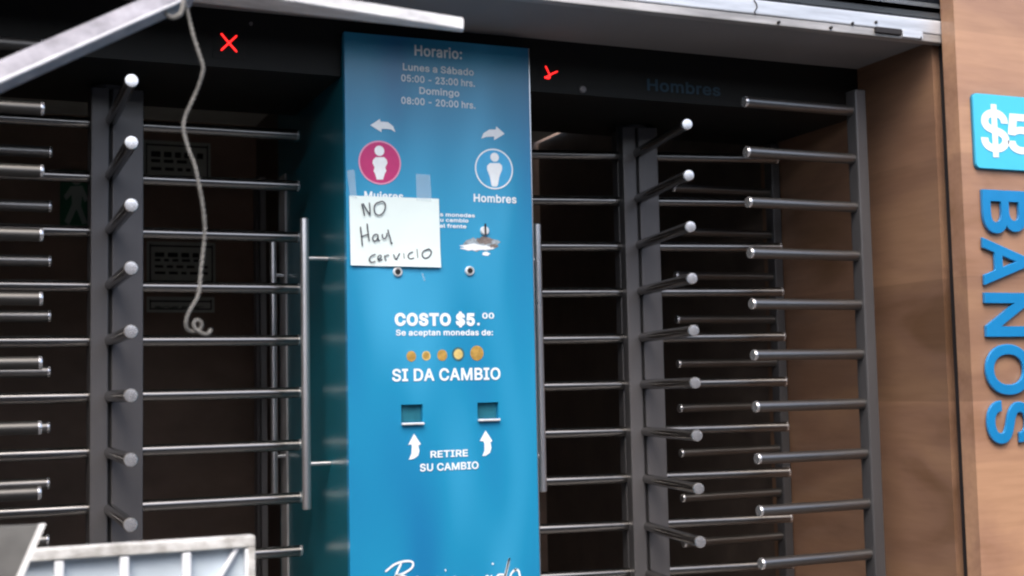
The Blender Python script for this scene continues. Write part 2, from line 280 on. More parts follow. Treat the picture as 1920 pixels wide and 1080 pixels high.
# outlines of the letters that are written in the place: advance, points, triangles (thousandths of the type size)
GLYPHS = {
    '$': (469, '182 -94,182 603,264 603,264 -94,224 -29,186 -27,151 -20,119 -9,91 6,67 25,47 49,32 75,23 104,15 157,121 157,127 123,132 111,139 101,148 91,160 84,173 78,189 73,206 70,224 69,244 70,262 74,278 79,293 86,304 94,314 104,320 115,324 126,325 139,324 150,321 159,317 166,309 173,299 180,287 186,273 192,257 198,239 203,178 220,137 234,102 252,72 275,50 303,36 336,32 372,35 404,44 433,59 459,78 482,102 501,129 516,160 527,192 533,227 536,262 533,295 527,325 516,351 501,374 482,393 460,408 435,417 408,424 358,322 358,313 394,304 409,291 421,272 430,251 436,225 438,206 437,190 434,175 429,163 423,153 415,145 406,140 397,136 387,135 376,136 364,140 355,146 347,154 340,165 333,177 326,191 321,205 316,218 313,270 299,285 294,302 289,319 282,337 274,354 265,371 254,386 240,400 225,412 207,421 187,427 164,428 138,426 108,417 79,403 52,384 29,360 9,332 -8,299 -20,263 -27,182 -26,182 75,264 74,264 195,182 219,182 531,264 533,264 433,182 432,182 325,264 300,264 -26', '10 9 17 17 16 10 11 10 16 16 15 11 12 11 15 15 14 12 13 12 14 46 45 84 47 46 84 84 83 47 48 47 83 83 82 48 49 48 82 82 81 49 50 49 81 81 80 50 51 50 80 4 23 22 91 73 90 74 90 73 5 0 4 4 22 5 21 5 22 90 74 89 75 89 74 56 75 74 114 113 21 6 20 7 20 19 7 8 7 19 19 18 8 9 8 18 17 9 18 88 87 43 44 43 87 87 86 44 45 44 86 86 85 45 84 45 85 51 80 79 52 51 79 79 78 52 53 52 78 78 77 53 54 53 77 77 76 54 76 55 54 25 40 24 25 24 112 57 58 2 41 40 91 107 106 30 31 30 106 106 105 31 32 31 105 105 104 32 104 103 32 33 32 103 103 102 33 34 33 102 102 101 34 101 100 34 66 65 67 26 111 110 27 26 110 110 109 27 28 27 109 109 108 28 29 28 108 108 107 29 107 30 29 34 100 35 100 99 35 36 35 99 99 98 36 98 97 36 37 36 97 97 96 37 38 37 96 96 95 38 39 38 95 94 39 95 67 65 68 65 64 68 64 63 68 69 68 63 63 62 69 70 69 62 62 61 70 61 60 70 71 70 60 59 71 60 4 0 3 3 112 4 112 24 4 23 4 24 24 40 23 40 41 23 22 23 41 21 22 41 73 91 72 72 58 73 58 57 73 74 73 57 56 74 57 1 56 57 57 2 1 88 42 117 43 42 88 91 90 41 90 89 41 111 26 115 94 93 39 93 92 39 124 115 25 40 116 123 0 5 113 5 21 113 20 6 113 113 114 20 58 72 119 39 92 116 25 115 116 40 25 116 21 41 114 117 114 41 41 89 117 55 76 118 121 118 76 56 1 118 75 56 118 118 121 75 2 58 119 71 59 119 119 120 71 116 92 123 120 119 72 117 89 122 88 117 122 75 121 122 89 75 122 72 91 120 123 120 91 91 40 123 115 124 111 112 3 124 25 112 124'),
    '-': (475, '357 264,357 168,94 168,94 264', '3 2 1 1 0 3'),
    '.': (210, '95 -25,78 -22,62 -16,49 -5,38 8,32 24,29 41,31 58,38 74,49 88,62 98,78 105,95 107,112 105,128 98,142 88,153 74,159 58,161 41,159 24,153 8,142 -5,128 -16,112 -22', '6 5 4 7 6 9 9 8 7 1 0 2 3 2 0 6 4 3 9 6 3 22 21 23 19 18 20 18 17 15 16 15 17 20 18 21 18 15 12 13 12 15 14 13 15 23 21 0 21 18 0 18 12 0 3 0 12 9 3 12 10 9 12 11 10 12'),
    '0': (475, '227 -27,187 -23,150 -11,118 8,90 35,67 68,50 107,38 151,30 200,28 254,30 308,38 357,50 402,68 441,90 474,118 500,150 520,187 532,227 536,267 532,303 520,335 500,363 474,385 441,403 402,415 357,423 308,425 254,423 200,416 151,403 107,386 68,363 35,336 8,303 -11,267 -23,227 70,246 72,262 78,277 89,290 104,301 124,311 150,318 180,322 215,324 254,322 294,318 329,311 359,301 385,290 405,277 420,262 431,245 437,227 439,208 437,191 431,177 420,163 405,152 385,142 359,135 329,131 294,129 254,131 215,135 180,142 150,152 124,163 104,177 89,191 78,208 72', '8 7 65 65 64 8 9 8 64 64 63 9 63 62 9 10 9 62 62 61 10 11 10 61 1 71 2 71 70 2 56 55 16 55 17 16 2 70 3 70 69 3 4 3 69 69 68 4 5 4 68 68 67 5 6 5 67 67 66 6 7 6 66 65 7 66 11 61 60 12 11 60 60 59 12 13 12 59 59 58 13 14 13 58 58 57 14 15 14 57 57 56 15 56 16 15 37 0 35 18 53 19 37 35 34 38 37 34 53 52 20 19 53 20 29 28 43 44 43 28 28 27 44 45 44 27 46 45 27 27 26 46 47 46 26 26 25 47 38 34 33 39 38 33 33 32 39 40 39 32 32 31 40 41 40 31 31 30 41 42 41 30 30 29 42 29 43 42 47 25 48 25 24 48 49 48 24 24 23 49 50 49 23 23 22 50 51 50 22 22 21 51 52 51 21 20 52 21 71 1 0 36 71 0 0 37 36 53 18 54 55 54 18 17 55 18'),
    '2': (475, '44 -20,44 55,220 242,238 262,253 279,267 295,277 309,286 322,292 335,297 346,299 359,300 371,299 385,296 397,291 408,284 417,275 425,264 431,252 436,239 439,224 439,208 438,194 435,182 430,172 423,163 414,156 404,151 392,148 378,146 342,44 342,48 394,56 425,69 453,87 477,108 497,134 514,162 526,193 533,225 536,257 533,288 526,315 514,340 498,361 479,378 456,391 430,399 402,401 373,400 351,396 331,390 311,380 290,368 269,352 247,333 222,309 196,282 166,173 52,173 77,409 77,409 -20,196 77', '29 28 30 31 30 28 28 27 31 32 31 27 33 32 27 27 26 33 34 33 26 26 25 34 25 35 34 38 22 21 39 20 19 18 40 19 39 19 40 20 39 21 38 21 39 1 0 58 58 59 1 59 2 1 35 25 24 36 35 24 24 23 36 37 36 23 23 22 37 22 38 37 55 54 5 6 5 54 54 53 6 7 6 53 53 52 7 8 7 52 52 51 8 9 8 51 51 50 9 10 9 50 50 49 10 11 10 49 49 48 11 12 11 48 48 47 12 47 46 12 13 12 46 46 45 13 14 13 45 45 44 14 15 14 44 44 43 15 16 15 43 43 42 16 58 0 61 61 60 58 58 60 62 59 58 62 2 59 57 57 56 2 3 2 56 4 3 56 56 55 4 55 5 4 16 42 17 42 41 17 18 17 41 40 18 41 57 59 62'),
    '3': (475, '218 -27,185 -25,154 -19,125 -9,98 5,74 23,54 45,39 71,28 99,20 152,126 152,132 121,136 109,142 100,151 91,161 84,173 78,187 73,202 71,218 70,236 71,252 74,267 79,279 86,290 94,298 104,304 116,308 129,309 145,308 160,304 173,299 186,291 197,280 207,266 215,249 222,227 226,201 228,137 228,137 307,268 456,268 432,50 432,50 529,392 529,392 453,197 241,191 308,248 310,284 305,317 294,345 278,369 258,388 233,402 206,410 176,413 145,410 113,402 83,387 55,368 31,345 11,317 -6,287 -17,254 -25,247 432,259 309', '5 4 14 14 13 5 6 5 13 13 12 6 7 6 12 12 11 7 8 7 11 11 10 8 9 8 10 2 1 17 16 2 17 18 0 19 19 0 20 0 18 1 17 1 18 46 37 36 47 46 48 2 16 3 16 15 3 4 3 15 14 4 15 37 46 38 39 38 46 46 47 39 57 56 28 56 55 28 29 28 55 55 54 29 22 63 62 23 22 62 62 61 23 24 23 61 61 60 24 25 24 60 60 59 25 26 25 59 59 58 26 27 26 58 58 57 27 57 28 27 29 54 30 54 53 30 31 30 53 53 52 31 32 31 52 52 51 32 33 32 51 51 50 33 34 33 50 49 34 50 45 41 48 40 41 45 45 44 40 20 0 64 21 20 64 64 63 21 63 22 21 34 49 35 47 48 41 39 47 41 41 40 65 43 42 40 40 44 43 40 42 65 39 41 65 36 35 49 66 46 49 46 36 49 48 46 66 45 48 66'),
    '5': (475, '221 -27,189 -25,159 -18,131 -7,106 8,84 27,66 49,52 74,43 101,37 150,139 150,144 121,148 111,154 101,162 92,171 85,182 78,194 74,207 71,221 70,238 71,252 75,266 82,278 90,288 101,296 114,303 128,306 144,308 162,306 180,302 197,296 212,287 225,277 236,264 245,250 251,235 255,218 257,203 256,188 254,174 249,161 244,150 238,134 225,45 235,78 529,386 529,386 432,168 432,156 321,129 321,137 327,153 336,171 344,190 349,209 353,230 354,255 352,279 347,302 339,323 329,342 315,360 299,375 281,387 260,397 238,405 215,409 189,411 163,408 128,400 96,386 66,368 39,345 16,319 -2,289 -16,256 -24,158 338', '50 45 44 49 52 51 6 5 13 13 12 6 7 6 12 12 11 7 8 7 11 11 10 8 9 8 10 50 44 43 43 42 50 49 51 50 18 17 1 55 37 56 18 1 0 0 19 18 37 55 38 54 38 55 1 17 2 16 2 17 2 16 3 16 15 3 4 3 15 15 14 4 5 4 14 13 5 14 50 42 41 49 50 41 41 40 49 40 39 49 39 38 49 38 54 49 54 53 49 52 49 77 51 52 48 50 51 48 45 50 48 21 20 76 36 35 57 21 76 75 22 21 75 35 34 59 59 58 35 57 35 58 70 69 27 28 27 69 69 68 28 68 67 28 29 28 67 67 66 29 22 75 74 23 22 74 74 73 23 24 23 73 73 72 24 25 24 72 72 71 25 26 25 71 71 70 26 70 27 26 29 66 30 66 65 30 31 30 65 65 64 31 64 63 31 32 31 63 63 62 32 33 32 62 62 61 33 61 60 33 34 33 60 59 34 60 76 20 0 19 0 20 56 37 36 36 57 56 47 46 48 45 48 46 49 53 77 48 52 77'),
    '8': (475, '226 -27,191 -25,158 -18,127 -7,100 9,77 28,58 50,43 76,35 105,32 135,34 159,39 182,47 204,58 224,72 241,89 257,107 269,127 279,133 280,133 253,120 258,96 274,76 296,62 322,53 350,50 380,53 409,61 436,74 461,91 483,112 501,137 516,165 527,194 533,226 536,258 533,288 527,315 516,340 501,361 483,378 461,391 436,399 409,402 380,399 350,390 322,376 296,356 274,333 258,320 253,320 280,325 279,345 269,364 257,380 241,394 224,405 204,414 182,419 159,421 135,418 105,409 76,395 50,376 28,352 9,325 -7,295 -18,262 -25,226 69,245 70,262 73,277 79,289 85,299 93,306 103,312 113,315 125,317 139,315 153,312 166,305 178,297 188,287 197,274 205,260 211,244 214,226 215,209 214,193 210,178 205,165 197,155 188,147 178,140 166,137 153,135 139,137 125,140 113,146 103,153 93,163 85,175 79,190 73,207 70,226 310,241 311,254 313,265 318,275 324,283 332,290 341,295 351,298 363,299 376,298 389,295 400,290 410,284 418,276 425,266 431,254 436,241 439,226 440,211 439,198 436,186 431,176 425,168 418,162 410,157 400,154 389,153 376,154 363,157 351,162 341,168 332,177 324,187 318,199 313,212 311,105 268,347 268', '20 17 16 20 16 140 140 16 21 16 17 21 17 20 19 19 18 17 6 5 98 98 97 6 7 6 97 97 96 7 8 7 96 9 8 96 96 95 9 10 9 95 95 94 10 11 10 94 94 93 11 12 11 93 13 12 93 19 20 14 20 15 14 21 17 22 86 104 139 86 139 87 138 87 139 102 1 103 87 138 88 124 123 33 1 102 2 101 2 102 125 124 32 124 33 32 2 101 3 101 100 3 4 3 100 100 99 4 5 4 99 98 5 99 13 93 92 14 13 92 19 14 92 92 91 19 91 90 19 90 89 19 89 88 19 88 138 19 18 19 138 138 137 18 137 136 18 136 135 18 135 134 18 17 18 134 134 133 17 22 17 133 23 22 133 133 132 23 24 23 132 132 131 24 25 24 131 131 130 25 26 25 130 130 129 26 27 26 129 28 27 129 129 128 28 29 28 128 128 127 29 30 29 127 127 126 30 31 30 126 126 125 31 125 32 31 68 0 69 85 106 105 69 0 67 67 70 69 106 85 84 120 35 121 34 121 35 70 67 66 66 71 70 120 119 36 35 120 36 51 48 52 52 47 51 48 51 49 51 50 49 63 62 74 75 74 62 62 61 75 76 75 61 61 60 76 60 59 76 77 76 59 59 58 77 78 77 58 58 57 78 79 78 57 57 56 79 56 55 79 48 49 54 54 53 48 52 48 141 51 47 46 71 66 65 72 71 65 65 64 72 73 72 64 64 63 73 63 74 73 79 55 80 55 54 80 54 49 80 81 80 49 82 81 49 83 82 49 84 83 49 106 84 49 49 50 106 107 106 50 108 107 50 109 108 50 110 109 50 111 110 50 50 51 111 51 46 111 46 45 111 112 111 45 45 44 112 113 112 44 44 43 113 114 113 43 43 42 114 115 114 42 42 41 115 41 40 115 116 115 40 40 39 116 117 116 39 39 38 117 118 117 38 38 37 118 119 118 37 36 119 37 103 1 0 0 68 103 85 105 86 104 86 105 121 34 122 123 122 34 33 123 34 15 20 140 48 53 141 47 52 141'),
    ':': (210, '95 -25,78 -22,62 -16,49 -5,38 8,32 24,29 41,31 58,38 74,49 88,62 98,78 105,95 107,112 105,128 98,142 88,153 74,159 58,161 41,159 24,153 8,142 -5,128 -16,112 -22,95 251,78 253,62 259,49 270,38 283,32 299,29 316,31 333,38 349,49 363,62 373,78 380,95 382,112 380,128 373,142 363,153 349,159 333,161 316,159 299,153 283,142 270,128 259,112 253', '6 5 4 7 6 9 9 8 7 30 29 28 31 30 33 33 32 31 1 0 2 3 2 0 25 24 26 27 26 24 6 4 3 9 6 3 30 28 27 33 30 27 22 21 23 46 45 47 19 18 20 18 17 15 16 15 17 43 42 44 42 41 39 40 39 41 20 18 21 18 15 12 13 12 15 14 13 15 44 42 45 42 39 36 37 36 39 38 37 39 23 21 0 21 18 0 18 12 0 3 0 12 9 3 12 10 9 12 11 10 12 47 45 24 45 42 24 42 36 24 27 24 36 33 27 36 34 33 36 35 34 36'),
    'A': (502, '-12 -20,187 529,290 529,492 -20,381 -20,268 296,261 316,253 340,245 366,236 397,225 432,205 498,272 498,252 432,242 396,232 365,223 338,216 316,209 296,99 -20,90 122,90 219,390 219,390 122,239 387,182 219,296 219,330 122,149 122', '0 20 21 20 0 19 11 1 21 0 21 1 10 15 9 15 10 16 28 25 20 18 17 21 17 16 21 16 10 21 11 21 10 14 8 13 13 8 7 22 23 3 3 23 4 2 12 22 22 3 2 6 5 22 7 6 22 13 7 22 22 12 13 26 27 23 14 9 24 14 13 9 10 9 13 13 12 10 11 10 12 1 11 12 12 2 1 9 15 24 8 14 24 25 28 26 18 21 25 21 20 25 22 5 26 23 22 26 4 23 27 27 26 28 20 19 28'),
    'B': (478, '40 -20,40 529,242 529,277 527,309 520,338 509,362 493,383 474,398 452,409 427,416 401,418 374,417 351,412 330,404 311,394 295,382 281,368 269,353 260,337 253,335 252,335 279,336 279,355 272,374 262,391 249,407 232,420 213,430 190,436 164,438 136,436 108,429 81,417 57,401 34,379 15,353 0,322 -11,286 -18,247 -20,145 77,244 77,277 79,301 86,317 95,327 107,333 121,335 137,334 150,331 162,325 173,318 184,308 193,296 200,282 206,267 210,248 211,145 211,145 305,237 305,253 306,267 309,279 314,290 321,299 328,306 337,312 347,315 359,316 372,314 388,308 402,299 414,285 423,266 429,239 432,145 432,364 267', '40 57 0 1 0 57 74 2 75 59 58 57 1 57 58 58 75 1 75 2 1 41 39 42 60 56 55 55 61 60 40 0 39 39 41 40 59 57 56 56 60 59 73 3 74 2 74 3 42 39 38 38 37 42 37 43 42 72 4 73 3 73 4 18 24 76 23 18 76 17 16 23 21 20 19 22 21 19 19 18 22 18 23 22 23 16 22 34 33 45 33 32 45 46 45 32 32 31 46 47 46 31 31 30 47 30 29 47 48 47 29 29 28 48 49 48 28 28 27 49 50 49 27 27 26 50 26 25 50 18 19 25 24 18 25 22 16 15 43 37 36 44 43 36 36 35 44 35 34 44 34 45 44 50 25 51 25 19 51 19 20 51 52 51 20 53 52 20 54 53 20 55 54 20 61 55 20 20 21 61 62 61 21 63 62 21 64 63 21 65 64 21 21 22 65 66 65 22 22 15 66 15 14 66 14 13 66 67 66 13 13 12 67 68 67 12 12 11 68 11 10 68 69 68 10 10 9 69 70 69 9 9 8 70 8 7 70 71 70 7 7 6 71 6 5 71 72 71 5 4 72 5 17 23 76'),
    'C': (532, '267 -27,222 -23,179 -12,140 8,105 34,76 67,52 106,34 151,24 200,20 254,24 308,34 357,52 402,76 441,105 474,140 501,179 520,222 532,267 536,295 534,321 530,346 523,371 514,393 502,414 487,434 470,450 450,465 429,477 405,486 379,498 328,393 328,385 359,379 372,373 384,365 394,356 404,345 412,334 419,322 425,310 430,296 433,282 435,268 436,241 433,217 427,194 415,174 400,157 380,143 355,132 326,126 293,123 254,126 216,132 182,143 153,158 129,175 109,195 93,217 82,241 75,268 73,282 74,296 76,309 79,322 84,334 90,346 97,356 105,365 115,373 125,379 137,385 150,393 180,498 180,486 130,477 104,465 81,451 59,434 39,415 22,394 7,371 -5,347 -14,321 -21,295 -25', '7 6 55 55 54 7 8 7 54 54 53 8 9 8 53 53 52 9 52 51 9 10 9 51 51 50 10 11 10 50 50 49 11 12 11 49 49 48 12 13 12 48 1 59 2 59 58 2 46 45 16 45 17 16 0 61 60 85 63 62 85 62 0 61 0 62 18 44 43 43 42 18 42 19 18 0 60 1 59 1 60 17 45 44 44 18 17 2 58 3 58 57 3 4 3 57 5 4 57 57 56 5 6 5 56 55 6 56 13 48 47 14 13 47 15 14 47 47 46 15 46 16 15 40 20 41 64 84 83 65 64 83 83 82 65 66 65 82 39 38 22 22 21 39 40 39 21 20 40 21 77 76 71 72 71 76 76 75 72 73 72 75 75 74 73 30 29 31 32 31 29 29 28 32 33 32 28 28 27 33 66 82 81 67 66 81 81 80 67 68 67 80 80 79 68 69 68 79 79 78 69 70 69 78 78 77 70 77 71 70 33 27 34 27 26 34 35 34 26 26 25 35 36 35 25 25 24 36 37 36 24 24 23 37 38 37 23 22 38 23 63 85 84 84 64 63 19 42 41 41 20 19'),
    'D': (524, '220 -20,76 -20,76 77,214 77,251 79,282 87,308 98,329 114,347 133,361 157,371 186,377 219,379 255,377 292,371 324,361 352,347 376,330 395,309 411,284 422,255 429,220 432,73 432,73 529,226 529,276 525,321 514,363 496,398 470,428 438,451 400,468 356,478 308,482 255,478 202,468 154,451 110,427 71,397 39,361 13,318 -5,271 -16,145 529,145 -20,40 -20,40 529,145 432,145 77', '45 44 22 22 23 45 0 3 43 2 43 47 43 2 1 44 1 2 22 44 2 22 2 46 22 46 42 23 22 42 41 5 4 24 20 25 19 18 26 5 41 40 40 6 5 25 20 19 19 26 25 41 4 0 3 0 4 20 24 21 42 21 24 37 36 8 9 8 36 36 35 9 10 9 35 35 34 10 11 10 34 34 33 11 33 12 11 12 33 13 33 32 13 14 13 32 32 31 14 15 14 31 31 30 15 16 15 30 30 29 16 17 16 29 29 28 17 27 17 28 6 40 39 7 6 39 39 38 7 38 37 7 37 8 7 17 27 18 26 18 27 21 42 46 2 47 46 43 3 47'),
    'E': (441, '40 -20,40 529,392 529,392 432,145 432,145 306,375 306,375 209,145 209,145 77,395 77,395 -20', '0 9 8 1 0 8 8 5 1 5 4 1 9 0 11 11 10 9 5 8 7 7 6 5 3 2 4 1 4 2'),
    'H': (539, '40 -20,40 529,145 529,145 309,372 309,372 529,477 529,477 -20,372 -20,372 212,145 212,145 -20', '0 11 10 1 0 10 10 3 1 3 2 1 9 8 7 7 6 9 4 9 6 6 5 4 3 10 9 9 4 3'),
    'I': (322, '11 -20,11 77,98 77,98 432,11 432,11 529,289 529,289 432,203 432,203 77,289 77,289 -20', '1 0 2 3 5 4 9 11 10 7 6 8 2 0 11 11 9 2 3 2 9 9 8 3 8 6 3 5 3 6'),
    'L': (415, '40 -20,40 529,145 529,145 77,381 77,381 -20', '1 0 3 3 0 5 5 4 3 1 3 2'),
    'M': (650, '40 -20,40 529,165 529,296 194,299 186,303 176,306 165,310 154,314 141,318 129,322 116,327 103,331 90,334 77,338 65,348 29,280 29,291 65,295 76,299 89,303 101,307 114,311 127,315 140,319 153,323 165,327 176,330 186,334 194,463 529,588 529,588 -20,484 -20,484 291,484 302,484 314,484 327,485 341,485 355,485 369,485 384,486 399,486 414,486 428,487 443,487 477,540 477,527 435,522 419,517 403,511 387,506 371,501 356,496 342,491 328,486 315,482 303,478 293,474 284,355 -20,273 -20,152 284,148 292,144 303,140 314,136 327,131 340,126 354,121 370,116 385,110 401,105 418,99 434,84 477,138 477,139 445,140 431,140 416,140 402,141 387,141 372,141 357,141 343,142 329,142 315,142 303,142 291,142 -20,315 139,484 310,142 310', '71 72 1 72 73 1 67 68 0 68 69 0 69 70 0 1 0 70 71 1 70 66 65 83 83 82 66 67 66 82 82 81 67 81 80 67 68 67 80 80 79 68 69 68 79 79 78 69 70 69 78 78 77 70 71 70 77 77 76 71 72 71 76 76 75 72 75 74 72 73 72 74 18 19 61 7 22 8 22 7 21 6 21 7 4 19 20 5 4 20 20 21 5 21 6 5 19 4 61 4 3 61 0 87 86 67 0 86 66 67 86 65 66 86 86 85 65 64 65 85 64 85 90 64 90 84 65 64 84 83 65 84 84 63 83 63 62 83 62 61 83 61 3 83 82 83 3 81 82 3 75 76 2 74 75 2 73 74 2 1 73 2 24 10 25 10 24 9 23 9 24 26 11 27 27 11 12 11 26 10 25 10 26 89 35 56 12 13 58 27 12 58 28 27 58 48 49 30 47 48 30 30 46 47 51 52 31 50 51 31 31 30 50 30 49 50 36 55 54 37 36 54 54 53 37 38 37 53 53 52 38 39 38 52 52 51 39 40 39 51 51 50 40 41 40 50 50 49 41 42 41 49 49 48 42 43 42 48 48 47 43 44 43 47 45 44 47 47 46 45 32 31 33 31 52 33 52 53 33 53 54 33 34 33 54 54 55 34 35 89 55 55 36 35 56 35 36 57 56 36 58 57 36 36 37 58 28 58 37 37 38 28 44 45 29 45 46 29 46 30 29 16 60 59 59 15 16 17 16 15 15 14 17 18 17 14 14 13 18 19 18 13 13 12 19 20 19 12 12 11 20 21 20 11 11 10 21 22 21 10 10 9 22 22 9 88 38 39 28 76 77 2 80 81 3 3 2 77 77 78 3 78 79 3 79 80 3 9 23 88 8 22 88 43 44 29 29 28 42 41 42 28 40 41 28 39 40 28 42 43 29 34 55 89 15 59 58 14 15 58 13 14 58 60 16 61 16 17 61 17 18 61 63 84 90'),
    'O': (555, '267 -27,221 -23,179 -12,140 8,105 34,76 67,52 106,34 151,24 200,20 254,24 308,34 357,52 402,76 441,105 474,140 501,179 520,221 532,267 536,313 532,355 520,394 501,429 474,458 441,482 402,499 357,510 308,513 254,510 200,499 151,482 106,458 67,429 34,394 8,355 -12,313 -23,267 73,293 75,317 82,339 93,359 108,376 128,390 153,401 182,408 216,410 254,408 293,401 327,390 356,376 381,359 400,339 416,317 427,293 433,267 436,241 433,217 427,195 416,175 400,158 380,143 356,132 327,126 293,123 254,126 216,132 182,143 153,158 128,175 109,195 93,217 82,241 75', '8 7 65 65 64 8 9 8 64 64 63 9 63 62 9 10 9 62 62 61 10 11 10 61 71 1 0 1 71 70 17 56 55 55 18 17 1 70 2 69 2 70 57 56 16 56 17 16 2 69 3 69 68 3 4 3 68 5 4 68 68 67 5 6 5 67 67 66 6 7 6 66 65 7 66 11 61 60 12 11 60 60 59 12 13 12 59 59 58 13 14 13 58 15 14 58 58 57 15 57 16 15 35 38 37 52 19 53 38 35 34 39 38 34 51 20 52 19 52 20 29 28 43 44 43 28 28 27 44 45 44 27 46 45 27 27 26 46 47 46 26 26 25 47 39 34 33 40 39 33 33 32 40 32 31 40 41 40 31 31 30 41 42 41 30 30 29 42 29 43 42 47 25 48 25 24 48 49 48 24 24 23 49 50 49 23 23 22 50 22 21 50 51 50 21 20 51 21 35 37 0 37 36 0 71 0 36 18 55 54 54 53 18 53 19 18'),
    'R': (471, '40 -20,40 529,237 529,275 526,311 519,342 506,369 489,391 468,408 443,420 415,427 384,429 352,427 320,420 290,408 262,391 237,369 216,342 199,311 187,275 180,237 178,76 178,76 275,233 275,256 276,274 280,289 285,301 292,309 300,316 310,321 322,324 336,325 352,324 369,321 383,316 395,309 406,300 414,289 422,274 427,255 431,232 432,145 432,145 -20,341 -20,197 249,315 249,461 -20,145 275,145 178,235 178,342 199', '21 0 43 0 21 22 1 0 22 22 42 1 45 20 19 40 2 41 21 43 49 22 21 49 41 2 42 1 42 2 39 3 40 2 40 3 17 44 47 17 47 51 46 17 51 16 15 46 15 14 46 29 46 14 14 13 29 30 29 13 13 12 30 31 30 12 12 11 31 32 31 11 33 32 11 11 10 33 34 33 10 10 9 34 9 8 34 35 34 8 8 7 35 44 20 50 19 20 44 18 19 44 44 17 18 17 46 18 19 18 46 25 24 46 26 25 46 27 26 46 28 27 46 46 29 28 35 7 36 7 6 36 37 36 6 6 5 37 38 37 5 5 4 38 39 38 4 3 39 4 42 22 48 20 45 50 45 23 48 48 49 45 48 22 49 45 49 50 23 45 24 46 24 45 19 46 45 16 46 51'),
    'S': (469, '224 -29,186 -27,151 -20,119 -9,91 6,67 25,47 49,32 75,23 104,15 157,121 157,127 123,132 111,139 101,148 91,160 84,173 78,189 73,206 70,224 69,244 70,262 74,278 79,293 86,304 94,314 104,320 115,324 126,325 139,324 150,321 159,317 166,309 173,299 180,287 186,273 192,257 198,239 203,178 220,137 234,102 252,72 275,50 303,36 336,32 372,35 404,44 433,59 459,78 482,102 501,129 516,160 527,192 533,227 536,262 533,295 527,325 516,351 501,374 482,393 460,408 435,417 408,424 358,322 358,313 394,304 409,291 421,272 430,251 436,225 438,206 437,190 434,175 429,163 423,153 415,145 406,140 397,136 387,135 376,136 364,140 355,146 347,154 340,165 333,177 326,191 321,205 316,218 313,270 299,285 294,302 289,319 282,337 274,354 265,371 254,386 240,400 225,412 207,421 187,427 164,428 138,426 108,417 79,403 52,384 29,360 9,332 -8,299 -20,263 -27', '6 5 13 13 12 6 7 6 12 12 11 7 8 7 11 11 10 8 9 8 10 44 43 79 79 78 44 45 44 78 78 77 45 46 45 77 77 76 46 47 46 76 0 19 18 0 18 1 17 1 18 87 86 38 85 38 86 52 71 70 1 17 2 16 2 17 51 72 71 71 52 51 2 16 3 16 15 3 4 3 15 15 14 4 5 4 14 13 5 14 38 85 39 85 84 39 84 83 39 40 39 83 83 82 40 41 40 82 82 81 41 81 80 41 42 41 80 43 42 80 79 43 80 47 76 75 48 47 75 75 74 48 49 48 74 74 73 49 50 49 73 73 72 50 72 51 50 21 20 108 89 88 36 37 36 88 21 108 107 22 21 107 34 91 35 91 90 35 36 35 90 89 36 90 68 67 55 54 68 55 103 102 26 27 26 102 102 101 27 28 27 101 101 100 28 100 99 28 29 28 99 99 98 29 30 29 98 98 97 30 97 96 30 62 61 63 22 107 106 23 22 106 106 105 23 24 23 105 105 104 24 25 24 104 104 103 25 103 26 25 30 96 31 96 95 31 32 31 95 95 94 32 94 93 32 33 32 93 93 92 33 34 33 92 91 34 92 63 61 64 61 60 64 60 59 64 65 64 59 59 58 65 66 65 58 58 57 66 57 56 66 67 66 56 55 67 56 108 20 0 19 0 20 87 38 37 37 88 87 68 54 69 54 53 69 70 69 53 52 70 53'),
    'T': (471, '12 432,12 529,437 529,437 432,277 432,277 -20,173 -20,173 432', '1 0 7 3 2 4 7 6 5 5 4 7 4 2 7 1 7 2'),
    'U': (539, '259 -28,218 -25,179 -17,145 -2,114 17,88 41,67 70,52 102,43 136,40 172,40 529,144 529,144 179,146 158,151 140,158 123,168 108,181 96,197 86,215 78,235 73,259 72,283 73,303 78,321 86,336 96,349 108,359 123,366 140,371 158,373 179,373 529,477 529,477 172,474 136,465 102,450 70,429 41,403 17,373 -2,338 -17,300 -25', '10 9 12 12 11 10 20 1 0 1 20 19 1 19 2 19 18 2 2 18 3 18 17 3 4 3 17 17 16 4 5 4 16 16 15 5 6 5 15 7 6 15 15 14 7 8 7 14 14 13 8 9 8 13 12 9 13 41 23 22 23 41 40 24 23 40 34 33 29 30 29 33 33 32 30 31 30 32 24 40 39 25 24 39 39 38 25 26 25 38 38 37 26 27 26 37 37 36 27 36 35 27 28 27 35 35 34 28 34 29 28 41 22 0 22 21 0 20 0 21'),
